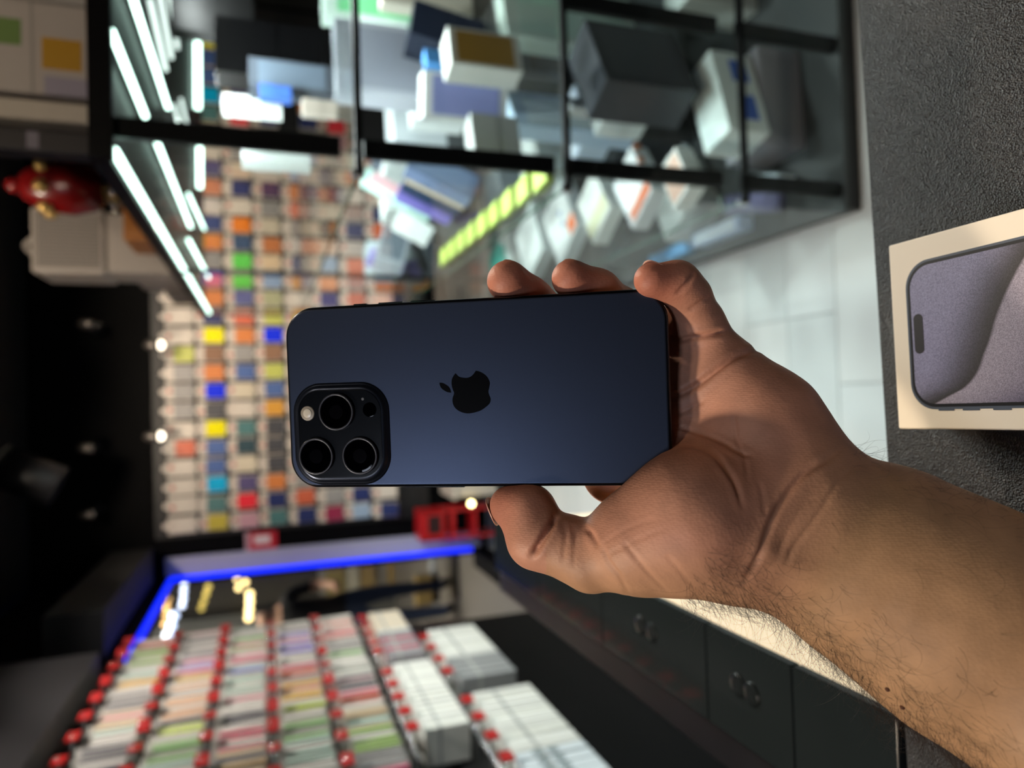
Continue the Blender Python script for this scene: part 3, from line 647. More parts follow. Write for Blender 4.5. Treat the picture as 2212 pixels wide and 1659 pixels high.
def carton(name, label, cat, c, u, w, d, h, z, body, face=None, front=None, group='goods in the glass showcase'):
    """carton with a lid seam, printed front face and printed top; c = middle of base, u = turn"""
    ex = abs(math.cos(u)) * w / 2 + abs(math.sin(u)) * d / 2; ey = abs(math.sin(u)) * w / 2 + abs(math.cos(u)) * d / 2
    z += .001
    c = free_spot(c, w, d, h, u, z, ex, ey)
    o = tag(empty(name, (c[0], c[1], z), u), label, cat, group)
    m = pmat(body)
    sp = h * .45 if h > .02 else h * .5
    lbox('carton_base', (-w / 2 + .0008, -d / 2 + .0008, 0), (w / 2 - .0008, d / 2 - .0008, sp), m, o)
    lbox('carton_lid', (-w / 2, -d / 2, sp + .0005), (w / 2, d / 2, h), m, o, .0012)
    if face: lbox('printed_top', (-w * .42, -d * .42, h), (w * .42, d * .42, h + .0006), pmat(face), o)
    if front: lbox('printed_front', (-w * .42, -d / 2 - .0006, h * .1), (w * .42, -d / 2, h * .9), pmat(front), o)
    GOODS.append(o); return o
def quad_carton(name, label, cat, q, zs, h, body, face=None, group='goods in the glass showcase', front=None):
    """carton whose top face is seen at four photo corners; zs = shelf height it stands on"""
    P = [at(x, y, Z=zs + h) for x, y in q]; c = sum(P, Vector()) / 4
    e = ((P[1] - P[0]) + (P[2] - P[3])) / 2; f_ = ((P[3] - P[0]) + (P[2] - P[1])) / 2
    return carton(name, label, cat, c, math.atan2(e.y, e.x), min(max(e.length, .05), .24), min(max(f_.length, .04), .20), h, zs, body, face, front, group)
Z1, Z2, Z3, Z0 = SHZ[1], SHZ[2], SHZ[3], SHZ[0]
def up_carton(name, label, cat, x, y, Yd, wpx, hpx, zs, body, front=None, d=.05, u=0, face=None):
    """upright carton centred on a photo pixel at room depth Yd"""
    p = at(x, y, Y=Yd); k = Yd / F * 1.02
    return carton(name, label, cat, p, u, wpx * k, d, hpx * k, zs, body, face, front)
for i in range(9):                                        # green packets along the glass edge
    p = at(1158 - i * 24.2, 425 + i * 19.2, Z=Z2 + .02)
    carton('gum_packet', '%s lime green packet from the front, in the row along the shelf edge' % ordn(i), 'packet', (.49, 1.45 + .112 * i, 0), .12, .055, .080, .018, Z2, '#a9c545', '#bcd65a', None, 'lime green packets along the shelf edge')
# second shelf from the top (stands on Z2), seen through front and side glass
up_carton('phone_carton', 'upright white carton with a tan front, top of the middle shelf', 'box', 1130, 140, 1.62, 95, 165, Z2, '#e6ebe8', '#b08d42', .07, .25)
up_carton('phone_carton', 'small sky blue carton leaning beside the tan fronted carton', 'box', 1000, 140, 1.75, 45, 60, Z2 + .13, '#5aa0e6', None, .03, .5)
up_carton('phone_carton', 'plain white carton under the small sky blue carton', 'box', 1080, 150, 1.78, 80, 120, Z2, '#e9f2ef', None, .10, .5)
up_carton('phone_carton', 'tall white carton with a violet blue side strip on the middle shelf', 'box', 985, 215, 1.72, 95, 190, Z2, '#d9dfe2', '#8a93c9', .06, -.2)
up_carton('phone_carton', 'pale grey rounded carton at the outer end of the middle shelf', 'box', 870, 150, 2.0, 160, 300, Z2, '#b9bfca', '#9aa0ae', .08, .1)
up_carton('phone_carton', 'white carton with a green front at the top of the middle shelf', 'box', 950, 25, 2.2, 110, 280, Z2, '#cfe4da', '#7fd89a', .08, 0)
up_carton('phone_carton', 'blue and lilac carton behind the grey rounded carton', 'box', 830, 30, 2.3, 70, 260, Z2, '#7f8fd0', '#c9cdea', .06, 0)
up_carton('phone_carton', 'cream carton next to the green fronted carton', 'box', 1020, 20, 2.0, 55, 200, Z2, '#cfcabb', None, .05, .1)
def put(label, x, y, zs, w, d, h, body, u=0, lean=0, face=None, front=None, name='phone_carton'):
    o = carton(name, label, 'box', (x, y), u, w, d, h, zs, body, face, front)
    if lean: o.rotation_euler = (0, lean, u); o.location.z += w / 2 * math.sin(lean) + .001
    return o
put('slate blue carton leaning on the middle shelf behind the green packets', .60, 1.97, Z2, .075, .07, .20, '#6f83a8', .1, .42, None, '#7d92b8')
put('sand coloured carton leaning next to the slate blue one', .60, 2.07, Z2, .030, .07, .19, '#d3c4a8', .1, .42)
put('navy carton leaning between the sand and violet cartons', .60, 2.16, Z2, .028, .07, .19, '#223a5a', .1, .42)
put('violet carton leaning last in the row on the middle shelf', .60, 2.26, Z2, .034, .07, .19, '#7b74c8', .1, .42)
put('dark navy carton standing behind the slate blue one', .92, 1.92, Z2, .11, .10, .20, '#1d2536', .2, .2)
put('grey carton standing by the upright on the middle shelf', .63, 1.64, Z2, .11, .06, .12, '#a6acab', .3, 0)
put('mint green carton with a pink front near the side glass', .68, 2.52, Z2, .05, .06, .27, '#bfe8df', .2, .5, None, '#e9bcc4')
put('white carton leaning beside the mint green one', .60, 2.56, Z2, .05, .08, .14, '#e6f0ee', .2, .5)
put('grey and lilac carton at the far end of the middle shelf', .62, 2.95, Z2, .18, .12, .12, '#aab4bd', .3, .3, None, '#6f7c88')
put('lavender carton at the far end beside the grey and lilac one', .58, 3.12, Z2, .05, .10, .16, '#8c86d4', .2, .4)
put('pale aqua carton in the far corner of the middle shelf', .66, 3.35, Z2, .16, .12, .14, '#cfe4ea', .2)
o = put('large white carton with two blue dots and an orange corner on the lower shelf', .615, 2.29, Z1, .25, .20, .05, '#e4ecec', .62, 0, '#eef4f3')
for q in (-.03, .02): l_ = link('blue_dot', bm_mesh('blue_dot', lathe([(.011, 0), (.011, .0005), (.009, .0007)], 20)), pmat('#5f7fb8'), o, (q, -.02, .0508))
lbox('orange_label', (-.115, -.095, .0508), (-.055, -.04, .0516), pmat('#f07a3a'), o)
o = put('white carton with a pale yellow band on the lower shelf', .60, 2.02, Z1, .19, .15, .05, '#e9efe9', .62, 0, '#eef2ee'); lbox('yellow_band', (-.08, -.07, .0508), (-.02, .07, .0516), pmat('#e3e6c0'), o)
o = put('white carton with an orange end on the lower shelf', .585, 1.77, Z1, .19, .14, .05, '#dfe7ea', .62, 0, '#e9eff1'); lbox('orange_label', (-.085, -.065, .0508), (-.05, .05, .0516), pmat('#ee8458'), o)
put('small white carton near the corner of the lower shelf', .545, 1.55, Z1, .13, .09, .05, '#e9f0ee', .5, 0, '#e6c4b2')
put('wide white carton behind the middle and ring fingertips', .61, 2.60, Z1, .24, .21, .05, '#dfe9e8', .5, 0, '#e8efee')
put('white carton under the turquoise one on the lower shelf', .60, 2.93, Z1, .22, .20, .05, '#d9e2e0', .4)
put('turquoise carton lying on top of a white one on the lower shelf', .58, 2.93, Z1 + .052, .15, .12, .03, '#35b7a8', .4)
put('pale blue carton second in from the side glass on the lower shelf', .86, 2.05, Z1, .20, .16, .10, '#cfdff2', .5, 0, '#dfeaf6')
put('white carton second in from the side glass, nearer the front pane', .84, 1.78, Z1, .16, .14, .14, '#e6eeee', .4, 0, None, '#b9c9e0')
put('white carton second in from the side glass, toward the case wall', .88, 2.40, Z1, .22, .18, .12, '#e4ebea', .3)
put('grey carton second in from the side glass at the far end', .86, 2.75, Z1, .22, .18, .14, '#8e9698', .3)
put('white carton third in on the middle shelf', .95, 2.05, Z2, .20, .12, .16, '#dfe8e8', .3, 0, None, '#9db4d8')
put('silver carton third in on the middle shelf, toward the case wall', .95, 2.40, Z2, .22, .14, .18, '#b4bcc0', .2)
put('white carton in the middle of the middle shelf', .80, 2.70, Z2, .20, .14, .16, '#dde6e4', .2)
put('white carton on the floor of the showcase near the corner', .62, 1.95, Z0, .22, .16, .12, '#cfd6d4', .5, 0, '#dfe6e4')
put('charcoal carton on the floor of the showcase', .62, 2.30, Z0, .24, .18, .14, '#2a2c30', .4)
put('black carton on the floor of the showcase, deep inside', .92, 2.10, Z0, .26, .20, .22, '#141518', .3)
put('black carton on the lower shelf, deep inside', 1.15, 2.0, Z1, .26, .20, .30, '#15161a', .2)
# front compartments right of the upright
up_carton('tablet_carton', 'large charcoal carton with silver stickers on the lower shelf', 'box', 1500, 255, 1.75, 200, 220, Z1, '#2c2f36', '#3a3e46', .12, .5)
up_carton('phone_carton', 'pale blue and white carton leaning in the lower compartment', 'box', 1290, 250, 1.85, 130, 300, Z1, '#b9d0e8', '#dcebf4', .05, .6)
up_carton('phone_carton', 'long white device leaning across the lower compartment', 'device', 1390, 215, 1.65, 40, 260, Z1, '#dbe6ea', None, .03, .6)
up_carton('phone_carton', 'pale green and white carton in the corner of the lower compartment', 'box', 1340, 90, 1.9, 160, 320, Z1, '#c3d3cb', '#bcd6cc', .06, .3)
for i, (x, y) in enumerate(((1508, 195), (1535, 205), (1530, 282), (1490, 320))):
    p = at(x, y, Y=1.64); carton('silver_sticker', ('%s silver tag from the right on the charcoal carton' % ordn(i)), 'tag', p, .5, .028, .003, .02, p.z, '#d5dde0', None, None, 'silver tags in the lower compartment')
for i, (x, y) in enumerate(((1385, 318), (1396, 334))):
    p = at(x, y, Y=1.50); carton('copper_button', ('upper' if i == 0 else 'lower') + ' copper coloured round tag near the black upright', 'tag', p, 0, .018, .004, .018, p.z, '#c98560', None, None, 'copper tags')
up_carton('tablet_carton', 'big plain grey carton standing in the bottom compartment under the white one', 'box', 1765, 255, 1.56, 250, 125, Z0, '#8d8d95', '#85858c', .16, .06)
wc = up_carton('tablet_carton', 'white carton with two blue panels stacked on the big grey carton', 'box', 1665, 240, 1.53, 235, 118, Z0 + .135, '#e6f1f1', None, .11, .30)
for a0, a1 in ((-.085, -.012), (.030, .095)): lbox('blue_panel', (a0, -.0562, .022), (a1, -.055, .072), pmat('#3c66c8'), wc)
up_carton('tablet_carton', 'pale carton at the top corner of the bottom compartment', 'box', 1700, 20, 1.7, 110, 200, Z0, '#c9d2cf', '#b9bfbd', .12, 0)
quad_carton('charger_carton', 'light blue slim carton beside the base of the showcase', 'box', [(1408, 545), (1530, 490), (1533, 505), (1420, 560)], Z0, .03, '#5fb2ef', None)
quad_carton('charger_carton', 'clear white slim carton behind the light blue one', 'box', [(1420, 520), (1520, 475), (1530, 488), (1415, 540)], Z0, .05, '#aac3e6', '#dbe9f6')
quad_carton('charger_carton', 'faded violet carton lying at the foot of the showcase', 'box', [(1545, 480), (1690, 478), (1700, 512), (1560, 512)], Z0, .02, '#55567a', '#6a6a8f')
quad_carton('charger_carton', 'white and blue carton near the bottom compartment clip', 'box', [(1600, 420), (1680, 415), (1665, 445), (1590, 440)], Z0, .06, '#cfe2ee', None)
# top compartment (stands on Z3)
up_carton('monitor_carton', 'black flat carton high in the top compartment', 'box', 650, 30, 2.15, 150, 150, Z3 + .18, '#030303', None, .06, 0)
up_carton('monitor_carton', 'black flat carton under the other black one in the top compartment', 'box', 665, 135, 2.05, 110, 205, Z3, '#040405', None, .10, 0)
up_carton('phone_carton', 'white wedge of a carton standing on the top shelf', 'box', 545, 232, 1.8, 70, 110, Z3 + .12, '#cfd8d5', None, .03, .9)
up_carton('phone_carton', 'grey blue carton heap beside the white wedge on the top shelf', 'box', 680, 235, 1.8, 60, 160, Z3, '#4a525c', '#5f6d7c', .06, .2)
up_carton('phone_carton', 'small royal blue carton beside the grey blue carton', 'box', 648, 210, 1.75, 26, 60, Z3 + .10, '#3f68b8', None, .03, .2)
up_carton('phone_carton', 'cream round topped carton in front of the grey blue carton', 'box', 695, 237, 1.68, 32, 70, Z3, '#b8b1a6', None, .03, 0)
up_carton('phone_carton', 'pale triangular carton leaning on the top shelf beside the upright', 'box', 600, 345, 1.9, 60, 130, Z3 + .05, '#a8b1ae', None, .03, .8)

# ---------------------------------------------------------------- back wall hung with phone case packs
PAL = {'white': '#d9d0c6', 'cream': '#d8cdb8', 'grey': '#9c9a9a', 'dark grey': '#4c4c52', 'navy': '#27336b', 'blue': '#4e6aa8', 'light blue': '#9fb6d2', 'orange': '#d98245', 'coral': '#d8694a',
       'brown': '#8f6a52', 'purple': '#5f5584', 'pink': '#cf9fae', 'yellow': '#cdbc4a', 'lime': '#c3c964', 'teal': '#4f7d80', 'dark teal': '#2f4a55', 'black': '#1a1a1e', 'red': '#b53a3e', 'crimson': '#9c2a50', 'amber': '#e0a23c',
       'shiny yellow': '#fff200', 'shiny blue': '#1a33ff', 'shiny cyan': '#12b8f0', 'shiny red': '#ff3a4a', 'shiny green': '#28e018', 'shiny orange': '#ff8a10', 'shiny violet': '#8a5cff'}  # shiny tones put the packs' holographic reflections into the base colour
def cmat(c): return mat('case_' + c.replace(' ', '_'), PAL[c], .2 if 'shiny' in c else .4, var=.08, scale=30, emit=.0)
GRID = {0: 'white white white white coral white grey grey grey lime white white cream amber grey brown|grey white|cream black navy white white',
        1: 'yellow teal shiny_cyan blue blue shiny_yellow dark_grey shiny_blue orange brown shiny_yellow navy orange shiny_orange grey coral navy white orange purple white',
        2: 'pink shiny_red purple cream dark_teal teal white cream blue grey orange coral purple shiny_green shiny_green navy shiny_orange white navy cream grey',
        3: 'teal navy orange dark_grey dark_grey dark_grey amber blue lime brown shiny_blue lime grey light_blue cream orange cream grey navy white light_blue',
        4: 'navy coral grey white brown navy grey purple white orange navy lime white amber navy white grey coral orange light_blue white',
        5: 'crimson grey navy white teal orange grey white navy brown white lime purple orange light_blue white black cream orange navy white',
        6: 'light_blue navy white orange grey navy white coral grey white brown orange coral grey coral white navy grey white orange cream',
        7: 'navy white cream black orange white grey navy coral white lime brown white orange coral grey coral navy white orange light_blue'}
M_CARDW = mat('pack_card', '#cfc6bd', .5, var=.04); M_TAB = mat('pack_tab', '#ddd3cb', .4); M_REDP = mat('pack_red_print', '#b9453c', .5)
def pack_mesh():
    bm = bmesh.new(); add_box(bm, (-.049, -.008, -.155), (.049, .006, 0), .004); return bm_mesh('pack_shell', bm)
PK = pack_mesh(); PK.materials.append(M_CARDW)
bm = bmesh.new(); prism([(-.018, -.006), (.018, -.006), (.014, .026), (-.014, .026)], -.001, .001, bm); bmesh.ops.recalc_face_normals(bm, faces=bm.faces); bmesh.ops.rotate(bm, matrix=Matrix.Rotation(math.pi / 2, 3, 'X'), verts=bm.verts)
TB = bm_mesh('hang_tab', bm); TB.materials.append(M_TAB)
bm = bmesh.new(); bmesh.ops.create_circle(bm, cap_ends=True, segments=16, radius=.012)
bmesh.ops.rotate(bm, matrix=Matrix.Rotation(math.pi / 2, 3, 'X'), verts=bm.verts); r_ = bmesh.ops.extrude_face_region(bm, geom=bm.faces[:]); bmesh.ops.translate(bm, vec=(0, -.0012, 0), verts=[v for v in r_['geom'] if isinstance(v, bmesh.types.BMVert)]); bmesh.ops.recalc_face_normals(bm, faces=bm.faces)
RP = bm_mesh('round_print', bm); RP.materials.append(M_REDP)
CASEM = {}
def case_mesh(c):
    if c not in CASEM:
        bm = prism(rrect(.088, .108, .012, 4), 0, .007); bmesh.ops.recalc_face_normals(bm, faces=bm.faces); bmesh.ops.rotate(bm, matrix=Matrix.Rotation(math.pi / 2, 3, 'X'), verts=bm.verts)
        CASEM[c] = bm_mesh('phone_case', bm); CASEM[c].materials.append(cmat(c))
    return CASEM[c]
pw_ = tag(empty('peg_wall', (.42, BY - .03, 0)), 'black peg board on the back wall carrying rows of phone cases', 'peg board')
rel(box('board', (-.76, BY - .03, .40), (2.46, BY - .001, 2.02), mat('board_black', '#101012', .5)), pw_)
PGM = None
for r in range(8):
    cols = GRID[r].replace('|', ' ').split()
    for c in range(21 if r > 3 else 28):
        colour = cols[c % len(cols)].replace('_', ' ')
        x = -.68 + .1105 * c + R_.uniform(-.003, .003); z = 1.945 - .168 * r + R_.uniform(-.004, .004)
        if PGM is None:
            g = cyl('peg', (0, BY - .03, 0), (0, BY - .085, 0), .003, mat('peg_chrome', '#b8b8ba', .2, .9), None, 8); PGM = g.data; bpy.data.objects.remove(g)
        g = link('peg', PGM, None, pw_); g.location = Vector((x, BY - .057, z + .032)) - pw_.location; g.rotation_euler = (math.pi / 2, 0, 0)
        o = link('hanging_case_pack', PK, None, None, (x, BY - .06 + R_.uniform(-.008, .002), z)); o.rotation_euler = (R_.uniform(-.02, .02), R_.uniform(-.025, .025), R_.uniform(-.05, .05))
        tag(o, '%s phone case pack on the back wall, %s row down, %s from the window' % (colour, ordn(r), ordn(c)), 'phone case', 'phone case packs on the back wall')
        t = link('hang_tab', TB, None, o, (0, 0, 0))
        k = link('phone_case', case_mesh(colour), None, o, (0, -.008, -.098))
        if (r * 5 + c * 3) % 4: link('round_print', RP, None, o, (R_.uniform(-.01, .01), -.0082, -.022))

# ---------------------------------------------------------------- card rack on the window-side wall
rk = tag(empty('card_rack', (-.99, 2.4, 0)), 'black slat wall rack with chrome pegs and red price tags, beside the window', 'rack')
M_SLAT = mat('slat_black', '#0e0e10', .4); M_TAG = mat('red_tag', '#a81616', .45, var=.08); M_PEG = mat('peg_chrome', '#b8b8ba', .2, .9)
for i in range(8): rel(box('slat', (-.999, 1.35, .60 + i * .17), (-.985, 3.14, .60 + i * .17 + .155), M_SLAT, None, .002), rk)
RC = 'white grey pink lilac green mint amber peach slate coral lemon sky rose sand'.split()
RPAL = {'white': '#d6d2cb', 'grey': '#8f8b8b', 'pink': '#d0748a', 'lilac': '#8079cc', 'green': '#7fb06a', 'mint': '#b0cabd', 'amber': '#dcb04a', 'peach': '#dcae88', 'slate': '#4a4a55', 'coral': '#c4482f', 'lemon': '#b9cc4c', 'sky': '#5570c0', 'rose': '#c2526a', 'sand': '#c9b08a', 'lime': '#93b557'}
M_BACKC = mat('backing_card', '#dcd8d0', .4, var=.04); M_CLEAR = mat('clear_blister', '#c9c7c2', .15)
def rmat(c): return mat('insert_' + c, RPAL[c], .35, var=.06)
bm = bmesh.new(); add_box(bm, (-.038, -.0062, -.123), (.038, .0062, -.006), .0028); INS0 = bm_mesh('insert', bm)
bm = bmesh.new(); add_box(bm, (-.0425, -.0010, -.128), (.0425, .0010, .010), .0004); BKC = bm_mesh('backing', bm); BKC.materials.append(M_BACKC)
bm = bmesh.new(); add_box(bm, (-.003, -.022, -.012), (.003, .022, .020), .001); TGM = bm_mesh('price_tag', bm); TGM.materials.append(M_TAG)
g = cyl('bracket', (0, 0, 0), (.125, 0, 0), .0030, M_PEG, None, 8); PG2 = g.data; PGR = g.rotation_euler.copy(); bpy.data.objects.remove(g)
INS = {}
def insert_mesh(c):
    if c not in INS: INS[c] = INS0.copy(); INS[c].materials.append(rmat(c))
    return INS[c]
FIX = {0: 'pink rose slate white sand grey amber mint lime coral'.split(), 1: 'sky mint green lemon peach peach amber lilac grey grey'.split(), 2: 'white sand rose slate white mint sky pink green grey'.split(),
       3: 'white mint green lemon amber coral white lilac lilac grey'.split(), 4: 'grey lime sand coral slate white green grey coral coral'.split()}
for r in range(5):
    z = 1.878 - .168 * r
    rel(cyl('hanging_rail', (-.935, 1.70, z + .021), (-.935, 3.12, z + .021), .003, M_PEG, None, 8), rk)
    for i in range(10):
        y = 1.79 + .136 * i
        g = link('bracket', PG2, None, rk); g.rotation_euler = PGR; g.location = Vector((-.985 + .0625, y, z + .028)) - rk.location
        t = link('price_tag', TGM, None, rk); t.location = Vector((-.985 + .118, y, z + .020)) - rk.location; t.rotation_euler = (0, 0, R_.uniform(-.5, .1))
    for j in range(40):
        i = j // 4; y = 1.76 + .0338 * j + R_.uniform(-.003, .003)
        base = FIX[r][i]; c = base if j % 3 else R_.choice(['white', 'grey', 'mint', 'slate', 'white', 'pink'])
        o = link('carded_case', insert_mesh(c), None, None, (-.935 + R_.uniform(-.004, .004), y, z + R_.uniform(-.004, .004))); o.rotation_euler = (R_.uniform(-.035, .035), R_.uniform(-.02, .02), R_.uniform(-.08, .08))
        link('backing_card', BKC, None, o, (0, .0068, 0))
        tag(o, '%s carded case, %s from the window on rack row %s, counted downward' % (c, ordn(39 - j), ('one', 'two', 'three', 'four', 'five')[r]), 'phone case', 'carded cases on the slat rack')
# thicker white boxes on the two lowest rows
def rmat2(c): return mat('carton_' + c.lstrip('#'), c, .4, var=.03)
def white_box(x, y, z, t, h, c, label, lens=False):
    o = tag(empty('accessory_box', (x, y, z)), label, 'box', 'accessory boxes on the lowest rack rows'); o.rotation_euler = (R_.uniform(-.015, .015), 0, R_.uniform(-.05, .05))
    lbox('carton', (-.052, -t / 2, -h), (.052, t / 2, -.012), rmat2(c), o, .003); lbox('hang_tab', (-.02, -.0008, -.013), (.02, .0008, .012), M_BACKC, o)
    lbox('printed_band', (-.0525, -t / 2 - .0005, -h * .42), (.0525, t / 2 + .0005, -h * .36), mat('band_grey', '#a9aaa6', .5), o)
    if lens:
        for q in (-.035, -.075):
            l_ = link('printed_ring', bm_mesh('printed_ring', lathe([(.015, 0), (.015, .0006), (.009, .0008)], 24)), mat('ring_grey', '#8e999c', .4), o); l_.location = (.0525, 0, q - .03); l_.rotation_euler = (0, math.pi / 2, 0)
    return o
for r, (z, y0, n, t, h) in enumerate(((1.030, 1.90, 33, .029, .138), (.850, 1.42, 33, .034, .195))):
    rel(cyl('hanging_rail', (-.92, y0 - .08, z + .018), (-.92, 3.10, z + .018), .003, M_PEG, None, 8), rk)
    for i in range(n):
        y = y0 + (t + .005) * i
        if r == 1 and 17 <= i <= 19 or r == 0 and i in (15, 16): continue
        if i % 3 == 0:
            g = link('bracket', PG2, None, rk); g.rotation_euler = PGR; g.location = Vector((-.985 + .0625, y - .018, z + .025)) - rk.location
            g = link('price_tag', TGM, None, rk); g.location = Vector((-.985 + .128, y - .018, z + .018)) - rk.location
        c = ('#dcdbd2', '#d4d3cc', '#e0dfd8')[i % 3]
        if r == 0 and 17 <= i <= 24: c = ('#8d8a8c', '#b05a68', '#9a9698')[i % 3]
        if r == 0 and i > 25: c = '#d8c9b4'
        if r == 1 and 20 <= i <= 24: c = '#8f9090'
        if r == 1 and 3 <= i <= 6: c = '#d9e0e4'
        tone = {'#8d8a8c': 'grey', '#b05a68': 'rose', '#9a9698': 'grey', '#d8c9b4': 'cream', '#8f9090': 'grey', '#d9e0e4': 'pale blue'}.get(c, 'white')
        white_box(-.925, y, z, t, h, c, '%s accessory box, %s from the counter on the %s rack row' % (tone, ordn(i), ('second lowest', 'lowest')[r]), r == 1 and 3 <= i <= 6)
# dark header above the rack and the soffit over the window
hd = tag(empty('rack_header', (-.92, 1.9, 1.97)), 'plain charcoal header board above the card rack', 'board')
rel(box('board', (-.998, .9, 1.97), (-.85, 2.86, 2.62), mat('header_charcoal', '#2b292a', .45)), hd)
rel(box('edge_strip', (-.853, .9, 2.28), (-.846, 2.86, 2.295), mat('strip_grey', '#77767a', .35, .5)), hd)
struct(box('trim_2', (-.975, 3.2, 2.02), (-.79, 4.5, 2.23), mat('soffit_black', '#1a191b', .7)))

# ---------------------------------------------------------------- window with blue light frame and the hall beyond
wn = struct(empty('window_1', (-1.05, 3.85, .12)))
M_BLUE = mat('blue_led', '#0a2cff', .4, emit=1.6, ecol='#0526ff')
def wbox(n_, lo, hi, m, bev=0): return rel(box(n_, lo, hi, m, None, bev), wn)
wbox('window_pane', (-1.016, 3.15, .12), (-1.011, 4.56, 1.95), glass_mat('window_glass', (.97, .98, 1), 1.008))
wbox('blue_light_strip', (-.999, 4.535, .13), (-.975, 4.557, 1.94), M_BLUE); wbox('blue_light_strip', (-.999, 3.16, 1.922), (-.975, 4.535, 1.944), M_BLUE)
wbox('window_frame', (-1.02, 4.545, .12), (-1.002, 4.56, 1.95), M_POST); wbox('window_frame', (-1.02, 3.15, 1.93), (-1.002, 4.545, 1.95), M_POST)
struct(box('trim_1', (-.985, BY - .012, .05), (-.875, BY - .0005, 1.97), mat('pale_trim', '#b4b4c0', .4)))
# the hall outside
struct(box('floor_hall', (-4.2, 3.0, -.06), (-1.1, 9.2, 0), mat('hall_floor', '#807c76', .3)))
struct(box('wall_hall', (-4.2, 9.0, 0), (-1.1, 9.1, 3.2), mat('hall_wall', '#3d3a34', .6)))
struct(box('wall_hall_side', (-4.3, 3.0, 0), (-4.2, 9.1, 3.2), mat('hall_wall_side', '#4a463e', .6)))
struct(box('ceiling_hall', (-4.3, 3.0, 3.2), (-1.1, 9.1, 3.3), mat('hall_ceiling', '#2a2824', .6)))
M_WARM = mat('warm_bulb', '#ffe6a8', .4, emit=4, ecol='#ffdf96'); M_AMB = mat('amber_bulb', '#e8bd7a', .4, emit=1.3, ecol='#e9b878'); M_COOL = mat('cool_bulb', '#dfeaff', .4, emit=2.2, ecol='#cfe0ff')
def bulb(x, y, Yd, r, m, label):
    p = at(x, y, Y=Yd); o = tag(empty('hall_lamp', p), label, 'lamp', 'hall lamps beyond the window')
    bm = bmesh.new(); bmesh.ops.create_uvsphere(bm, u_segments=16, v_segments=10, radius=r); link('globe', bm_mesh('globe', bm), m, o, smooth=True)
    cyl('pendant_rod', (0, 0, r * .9), (0, 0, 3.2 - p.z), .006, M_CAN, o, 8); cyl('lamp_cap', (0, 0, r * .8), (0, 0, r * 1.25), r * .5, M_CAN, o, 12)
k = 7.0 / F
for i, (x, y) in enumerate(((539, 1284), (539, 1300), (538, 1317), (537, 1334))): bulb(x, y, 7.0, .034, M_WARM, 'warm white globe lamp, %s from the rear wall in the short line beyond the window' % ordn(i))
for i, (x, y) in enumerate(((512, 1250), (530, 1258), (515, 1270))): bulb(x, y, 8.0, .028, M_WARM, 'warm globe lamp, %s of the cluster above the short line of lamps' % ordn(i))
for i, (x, y) in enumerate(((450, 1268), (445, 1283), (440, 1298), (435, 1313))): bulb(x, y, 7.6, .03, mat('gold_bulb', '#d8c060', .4, emit=1.2, ecol='#dcc468'), 'gold globe lamp, %s in the column beside the cool tube' % ordn(i))
for i, (x, y) in enumerate(((362, 1295), (360, 1312), (360, 1330), (357, 1350))): bulb(x, y, 6.2, .026, M_AMB, 'amber globe lamp, %s in the string nearest the window corner' % ordn(i))
for i, (x, y) in enumerate(((398, 1262), (397, 1278), (396, 1294), (393, 1308))): bulb(x, y, 6.8, .026, M_COOL, 'cool white globe lamp, %s in the tall column' % ordn(i))
for i, (x, y) in enumerate(((376, 1330), (370, 1352), (362, 1372))): bulb(x, y, 6.0, .034, M_COOL, 'cool white globe lamp, %s down the short column by the window corner' % ordn(i))
def hall_box(name, label, cat, x0, x1, y0, y1, Yd, dd, m, mid=None):
    a = at((x0 + x1) / 2, y1, Y=Yd); b = at((x0 + x1) / 2, y0, Y=Yd); t = at(x0, (y0 + y1) / 2, Y=Yd); u = at(x1, (y0 + y1) / 2, Y=Yd)
    o = tag(empty(name, ((a.x + b.x) / 2, Yd, 0)), label, cat); w = b.x - a.x; z1 = t.z; z0 = max(0, u.z)
    lbox('panel', (-w / 2, 0, z0), (w / 2, dd, z1), m, o, .004); lbox('foot', (-w / 2 * .8, .01, 0), (w / 2 * .8, dd, max(z0, .02)), M_CAN, o)
    lbox('edge_strip', (-w / 2, -.004, z0), (-w / 2 + .015, 0, z1), mat('edge_grey', '#77746d', .5), o); return o
hall_box('display_stand', 'tall white display stand outside the window by the far jamb', 'stand', 935, 995, 1205, 1310, 6.2, .12, mat('stand_white', '#aeb6bd', .5))
hall_box('display_stand', 'pale lilac display stand outside the window beside the white one', 'stand', 998, 1050, 1195, 1300, 5.4, .12, mat('stand_lilac', '#8e8b9c', .5))
hall_box('display_stand', 'sandy yellow stand with an orange print outside the window', 'stand', 900, 935, 1245, 1310, 6.1, .1, mat('stand_sand', '#a8905a', .6))
hs_ = hall_box('hall_shelf', 'tall shelf of ochre and ivory goods on the far side of the hall', 'shelf', 690, 880, 1222, 1276, 8.6, .25, mat('shelf_stone', '#8f8b84', .6))
for i, (x0, x1, c) in enumerate(((705, 745, '#8f8050'), (750, 775, '#c0bdac'), (780, 810, '#a89060'), (840, 870, '#b79a58'))):
    t_, u_ = at(x0, 1248, Y=8.55), at(x1, 1248, Y=8.55); lbox('goods_row', (-.15, -.05, u_.z), (.15, -.005, t_.z), mat('goods_%d' % i, c, .6), hs_)
hall_box('hall_pillar', 'grey pillar in the hall between two groups of lamps', 'pillar', 300, 900, 1318, 1345, 8.4, .2, mat('pillar_grey', '#5d5f5e', .6))
